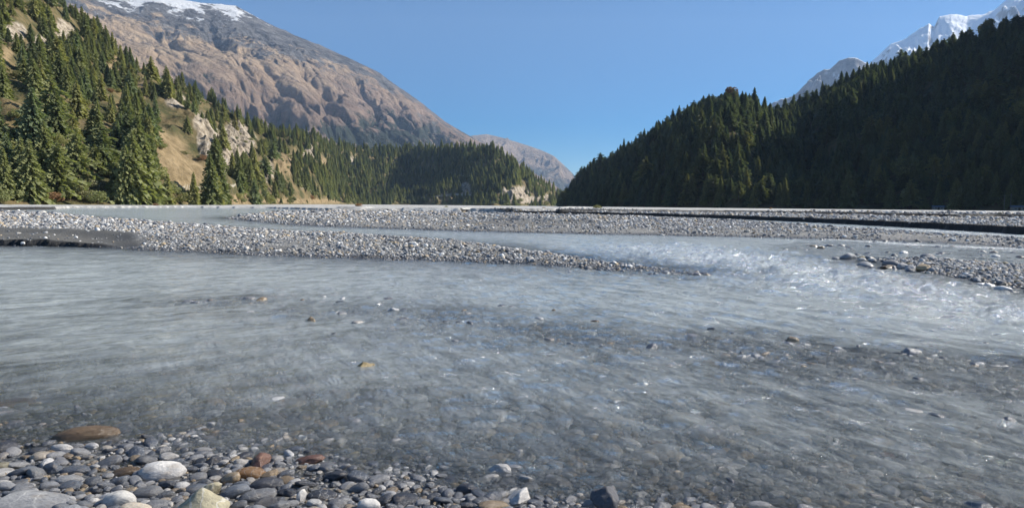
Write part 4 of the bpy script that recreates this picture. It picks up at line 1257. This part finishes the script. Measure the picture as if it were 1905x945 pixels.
for (x, y, zg, s_), a, b in solo_n:
    cn = g.choice(keysC, p=prC)
    ang = g.random() < .28
    me_ = ANG[g.integers(5)] if ang else ROUND[g.integers(8)]
    o = bpy.data.objects.new('stone', me_); COL.objects.link(o)
    el = g.uniform(.52, .85); fl_ = g.uniform(.26, .52) if not ang else g.uniform(.38, .68)
    o.scale = (s_ * 1.28, s_ * 1.28 * el, s_ * fl_ * 1.25)
    o.rotation_euler = (g.normal(0, .22), g.normal(0, .22), R(22) + g.normal(0, .55))
    o.location = (x, y, zg + s_ * fl_ * .22 if zg > -.01 else min(zg + s_ * fl_ * .2, -.01 - s_ * fl_ * (.5 if g.random() < .8 else .1)))
    v_ = g.uniform(.85, 1.15)
    o.color = (*[c_ * v_ for c_ in SCOL[cn]], 1)
    hi = min(HERO, key=lambda h_: (h_[3] - a) ** 2 + ((h_[4] - b) * 1.6) ** 2)
    dx, dy = a - hi[3], b - hi[4]
    rel = ('just right of the' if dx > 0 else 'just left of the') if abs(dx) > abs(dy) * 1.6 else ('in front of the' if dy > 0 else 'behind the')
    short = ' '.join(hi[5].split()[:5])
    short = {True: short}.get(True)
    sh = 'angular' if ang else ('oval' if el < .65 else 'rounded')
    sz = 'large' if s_ > .13 else 'middling' if s_ > .09 else 'small'
    rows.append((o, (sz, sh, cn, 'stone'), rel + ' ' + short, dict(px=a)))
    tag(o, None, 'stone', 'stones along the near shore')
# short names of the named boulders for the labels
SHORT = {}
KEY = ['long brown boulder', 'white boulder', 'wet amber cobble', 'peaked olive boulder', 'reddish broken boulder', 'tilted pale slab', 'domed white stone', 'quartz boulder', 'submerged pale slab', 'round dark cobble',
       'elongated tan boulder', 'blocky dark boulder', 'leaning tan stone', 'low tan oval stone', 'lower right slab', 'submerged pale boulder', 'awash long pale boulder', 'tan foam rock', 'yellowish rock', 'dark broken rock',
       'left edge grey cobble', 'left edge reddish slab', 'speckled round boulder', 'broad bottom slab', 'grey oval cobble', 'upright white stone', 'long dark cobble', 'streaked dark cobble', 'egg-shaped cobble', 'cobble pair in silt',
       'large corner cobble', 'brownish wet cobble', 'bar tip cobble', 'tan block', 'dark wet block', 'small yellowish rock', 'small tan riffle rock', 'pale tan riffle rock', 'dark riffle rock', 'mossy brown block', 'pale dome']
for h_, k_ in zip(HERO, KEY): SHORT[' '.join(h_[5].split()[:5])] = k_
rows = [(r_[0], r_[1], ' '.join([w for w in r_[2].split()[:-5]]) + ' ' + SHORT[' '.join(r_[2].split()[-5:])], r_[3]) for r_ in rows]
label_out(rows)

# everything smaller or farther: one mass of gravel
pts, rots, scl, idx = [], [], [], []
def addp(x, y, z, s_, el, fl_, tilt=.22, k=None):
    pts.append((x, y, z)); rots.append((g.normal(0, tilt), g.normal(0, tilt), g.uniform(0, 6.28) if g.random() < .4 else R(20) + g.normal(0, .5)))
    scl.append((s_ * 1.25, s_ * 1.25 * el, s_ * fl_ * 1.2)); idx.append(k if k is not None else int(g.integers(0, 8)))
for (x, y, zg, s_) in rest_n:
    fl_ = g.uniform(.35, .6); addp(x, y, min(zg + s_ * .2, -.006 - s_ * fl_ * .6) if zg < -.015 and g.random() < .93 else zg + s_ * .12, s_, g.uniform(.5, .9), fl_)
for k_ in range(1100):
    r = math.exp(g.uniform(math.log(3.6), math.log(10.5))); a_ = g.uniform(-R(40), R(40)); x, y = r * math.sin(a_), r * math.cos(a_)
    z = float(ground_z(np.array([x]), np.array([y]))[0])
    if z > -.03: continue
    s_ = float(np.clip(g.lognormal(math.log(.15 if r < 7 else .12), .35), .06, .28)) * min(1, .45 + -z * 5); fl_ = g.uniform(.35, .55)
    addp(x, y, min(z + s_ * fl_ * g.uniform(.3, .9), -.012 - s_ * fl_ * .62), s_, g.uniform(.5, .85), fl_, .12)
for k_ in range(420):
    q = g.integers(len(RIFF) - 1); t_ = g.random(); x = RIFF[q][0] * (1 - t_) + RIFF[q + 1][0] * t_ + g.normal(0, .5); y = RIFF[q][1] * (1 - t_) + RIFF[q + 1][1] * t_ + g.normal(0, .8)
    z = float(ground_z(np.array([x]), np.array([y]))[0]); s_ = float(np.clip(g.lognormal(math.log(.10), .4), .05, .24)); fl_ = g.uniform(.4, .65)
    addp(x, y, min(z + s_ * .2, -.02 - s_ * fl_ * .55) if g.random() < .88 else -s_ * fl_ * .42, s_, g.uniform(.5, .85), fl_, .15)
# pebbles in the gaps of the near shore
n_ = 30000
az_ = g.uniform(-R(47), R(20), n_); r_ = np.exp(g.uniform(math.log(2.3), math.log(6.5), n_))
x_, y_ = r_ * np.sin(az_), r_ * np.cos(az_); z_ = ground_z(x_, y_)
for x, y, z in zip(x_, y_, z_):
    if z > -.09 and g.random() < .55: addp(x, y, z + .002, float(np.clip(g.lognormal(math.log(.016), .4), .007, .035)), g.uniform(.6, .95), g.uniform(.4, .8))
# bars and banks
n_ = 900000
az_ = g.uniform(-R(42), R(42), n_); r_ = np.exp(g.uniform(math.log(11), math.log(130), n_))
x_, y_ = r_ * np.sin(az_), r_ * np.cos(az_); z_ = ground_z(x_, y_)
wx, wy = warp(x_, y_)
clump = fbm(x_ * .35, y_ * .35, 4, 801); fine_ = fbm(x_ * .12, y_ * .5, 4, 803)
sandp = sstep(-.3, .2, poly_sd(x_, y_, SAND)) + sstep(-1, 1, poly_sd(wx, wy, gp([(820, 414), (1120, 417), (1060, 430), (850, 425)]))) * .85
inA = poly_sd(wx, wy, BAR_A); inD = poly_sd(wx, wy, BAR_D); inS = poly_sd(wx, wy, SHAL)
rif = line_d(x_, y_, RIFF)
cnt = 0
u_ = g.random(n_)
bank = poly_sd(wx, wy, FARL); bk2 = poly_sd(wx, wy, TERR); bpx = project(x_, y_, z_)[0]
face = ((np.abs(bank - .15) < .5) & (bpx > 980)) | (np.abs(bk2 - .2) < .5)
for i in range(n_):
    r, z = r_[i], z_[i]
    p = 0
    smin = max(.032, .0012 * r)
    if z > .015:
        p = .20 + .42 * clump[i] + (.12 if inA[i] > 0 else 0) + (.25 if inD[i] > -.2 else 0)
        p *= (1 - sandp[i] * .97)
        s_ = float(np.clip(g.lognormal(math.log(smin * 1.15), .5), smin * .5, smin * 4.5))
    elif z > -.03 and inS[i] < -.5: p, s_ = .16, float(np.clip(g.lognormal(math.log(smin * 1.3), .35), smin * .7, smin * 2.5))
    elif inS[i] > -.8 and z > -.2:
        p = .008 + .06 * max(clump[i], 0); s_ = float(np.clip(g.lognormal(math.log(.14), .4), .07, .34))
    elif z > -.26 and r < 16: p, s_ = .08 + .4 * (rif[i] < 1.6), float(np.clip(g.lognormal(math.log(.08), .4), .04, .22))
    if face[i]: p *= .12
    if u_[i] < p:
        addp(x_[i], y_[i], (z + s_ * g.uniform(.02, .2)) if z > -.05 or inS[i] > -.8 else min(z + .15 * s_, -.004 - .28 * s_), s_, g.uniform(.55, .95), g.uniform(.45, .85), .3); cnt += 1
print('bar stones', cnt, 'all', len(pts))
protos_ = []
seen = {}
for h_ in [o for o in COL.objects if o.type == 'MESH' and o.data in ROUND]:
    seen.setdefault(h_.data.name, h_)
LO = []
for m_ in ROUND: protos_.append([seen[m_.name]])
scatter_object('gravel', np.array(pts), np.array(rots), np.array(scl), np.array(idx), protos_, mat_pebble, 'grey river pebbles and cobbles covering the bars and shallows')

# ------------------------------------------------------------------ small things on the plain and at the foot of the dark hill
def shrub_at(px_, py_, h_, cn, label):
    x, y = map(float, ground_pt(px_, py_, .55))
    root = bpy.data.objects.new('dry_shrub', None); COL.objects.link(root)
    root.location = (x, y, float(ground_z(np.array([x]), np.array([y]))[0]) - .05); root.scale = (h_ * 1.5, h_ * 1.2, h_); root.rotation_euler = (0, 0, random.random() * 6)
    c = bpy.data.objects.new('crown', PROTO[7][1]); COL.objects.link(c); c.parent = root; c.color = (*PAL[cn], 1)
    k = bpy.data.objects.new('trunk', PROTO[7][2]); COL.objects.link(k); k.parent = root
    tag(root, label, 'shrub', 'shrubs on the gravel plain')
shrub_at(668, 386.6, 1.0, 'rusty brown', 'dark dry bush alone on the gravel plain below the middle ridge')
shrub_at(830, 386.2, .8, 'olive', 'low bush on a gravel island before the pale eroded bank')
shrub_at(1012, 389.0, .7, 'rusty brown', 'small brown bush on the plain near the valley gap')
shrub_at(1112, 391.0, 1.0, 'grey-green', 'low grey bush on the plain at the left end of the dark right bank')
shrub_at(1434, 390.5, .8, 'rusty brown', 'small dry bush on the gravel terrace before the dark mountainside')
shrub_at(290, 382.4, .8, 'rusty brown', 'little brown bush on the gravel under the tall left stand')

def simple_mat(name, col_, rough=.7):
    m, nt, out = material(name)
    P = nt('ShaderNodeTexCoord').outputs['Object']
    c = nt.mix(nt.rng(nt.noise(P, 3.0, 5), .3, .7), tuple(v * .75 for v in col_), tuple(min(1, v * 1.2) for v in col_))
    finish(nt, out, c, rough)
    return m
m_wall = simple_mat('rough stone wall', (.22, .20, .17)); m_roof = simple_mat('painted blue sheet', (.07, .11, .17), .8); m_door = simple_mat('dark wood', (.07, .05, .035)); m_pole = simple_mat('weathered pole', (.16, .15, .13))
def box_bm(bm, cx, cy, cz, sx, sy, sz):
    r_ = bmesh.ops.create_cube(bm, size=1.0)
    for v in r_['verts']: v.co = Vector((cx + v.co.x * sx, cy + v.co.y * sy, cz + v.co.z * sz))
def part(name, bm, mat, parent):
    me = bpy.data.meshes.new(name); bm.to_mesh(me); bm.free(); me.materials.append(mat)
    o = bpy.data.objects.new(name, me); COL.objects.link(o); o.parent = parent; return o
def hut(px_, w_, d_, h_, label):
    a_ = float(az_tan(np.array([float(px_)]), np.array([384.]))[0][0])
    dist = float(np.interp(a_, RS.az, RS.d0)) - 9
    root = bpy.data.objects.new('hut', None); COL.objects.link(root)
    x, y = dist * math.sin(a_), dist * math.cos(a_)
    root.location = (x, y, float(ground_z(np.array([x]), np.array([y]))[0])); root.rotation_euler = (0, 0, -a_ + .2)
    bm = bmesh.new()                      # four walls with a door gap and two window holes
    box_bm(bm, 0, d_ / 2, h_ / 2, w_, .3, h_); box_bm(bm, -w_ / 2 + .15, 0, h_ / 2, .3, d_ - .3, h_); box_bm(bm, w_ / 2 - .15, 0, h_ / 2, .3, d_ - .3, h_)
    for x0, x1, z0, z1 in ((-w_ / 2, -w_ * .32, 0, h_), (-w_ * .32, -w_ * .16, 0, .9), (-w_ * .32, -w_ * .16, 1.4, h_), (-w_ * .16, -.5, 0, h_), (-.5, .5, 1.6, h_), (.5, w_ * .22, 0, h_), (w_ * .22, w_ * .38, 0, .9), (w_ * .22, w_ * .38, 1.4, h_), (w_ * .38, w_ / 2, 0, h_)):
        box_bm(bm, (x0 + x1) / 2, -d_ / 2, (z0 + z1) / 2, x1 - x0, .3, z1 - z0)
    part('wall', bm, m_wall, root)
    bm = bmesh.new(); v = [bm.verts.new(c_) for c_ in ((-w_ / 2 - .4, -d_ / 2 - .5, h_ + .02), (w_ / 2 + .4, -d_ / 2 - .5, h_ + .02), (w_ / 2 + .4, 0, h_ + .6), (-w_ / 2 - .4, 0, h_ + .6), (-w_ / 2 - .4, d_ / 2 + .5, h_ + .02), (w_ / 2 + .4, d_ / 2 + .5, h_ + .02),
        (-w_ / 2 - .4, -d_ / 2 - .5, h_ + .12), (w_ / 2 + .4, -d_ / 2 - .5, h_ + .12), (w_ / 2 + .4, 0, h_ + .7), (-w_ / 2 - .4, 0, h_ + .7), (-w_ / 2 - .4, d_ / 2 + .5, h_ + .12), (w_ / 2 + .4, d_ / 2 + .5, h_ + .12))]
    for f_ in ((0, 3, 2, 1), (3, 4, 5, 2), (6, 7, 8, 9), (9, 8, 11, 10), (0, 1, 7, 6), (4, 10, 11, 5), (0, 6, 9, 3), (3, 9, 10, 4), (1, 2, 8, 7), (2, 5, 11, 8)): bm.faces.new([v[q] for q in f_])
    part('roof', bm, m_roof, root)
    bm = bmesh.new(); box_bm(bm, 0, -d_ / 2 + .05, .79, .98, .08, 1.58); part('door', bm, m_door, root)
    for k_, x_ in enumerate((-w_ * .24, w_ * .30)):
        bm = bmesh.new(); box_bm(bm, x_, -d_ / 2 + .02, 1.15, w_ * .15, .06, .48); part('window', bm, m_door, root)
    tag(root, label, 'hut', 'huts under the dark hill')
hut(1895, 6, 4, 1.9, 'low stone hut with blue sheet roof at the far right hill foot')
hut(1745, 5, 3.5, 1.7, 'smaller blue-roofed hut in shade under the dark mountainside')
for px_, hh, lb in ((1868, 8.5, 'thin pale pole behind the huts, the left of the pair'), (1880, 9.0, 'thin pale pole behind the huts, the right of the pair')):
    a_ = float(az_tan(np.array([float(px_)]), np.array([384.]))[0][0]); dist = float(np.interp(a_, RS.az, RS.d0)) - 3
    bm = bmesh.new(); bmesh.ops.create_cone(bm, cap_ends=True, segments=10, radius1=.16, radius2=.09, depth=hh)
    for v in bm.verts: v.co.z += hh / 2
    box_bm(bm, 0, 0, hh - .8, 1.6, .12, .12)
    me = bpy.data.meshes.new('utility_pole'); bm.to_mesh(me); bm.free(); me.materials.append(m_pole)
    o = bpy.data.objects.new('utility_pole', me); COL.objects.link(o); o.location = (dist * math.sin(a_), dist * math.cos(a_), .6); tag(o, lb, 'pole', 'poles behind the huts')



# ------------------------------------------------------------------ the air of the valley
bm = bmesh.new(); bmesh.ops.create_cube(bm, size=1.0)
me = bpy.data.meshes.new('haze'); bm.to_mesh(me); bm.free()
haze = obj('haze', me)
haze.scale = (34000, 34000, 4600 + 3); haze.location = (0, 0, (4600 - 3) / 2)
mh = bpy.data.materials.new('valley air'); mh.use_nodes = True
nt = NT(mh); nt.n.clear(); o_ = nt.n.new('ShaderNodeOutputMaterial')
v_ = nt('ShaderNodeVolumePrincipled', {'Color': (.50, .70, 1.0, 1), 'Density': 3.2e-5, 'Anisotropy': 0.1})
nt.l.new(v_.outputs[0], o_.inputs['Volume'])
me.materials.append(mh)
tag(haze, 'thin bluish air filling the valley', kind='stuff')
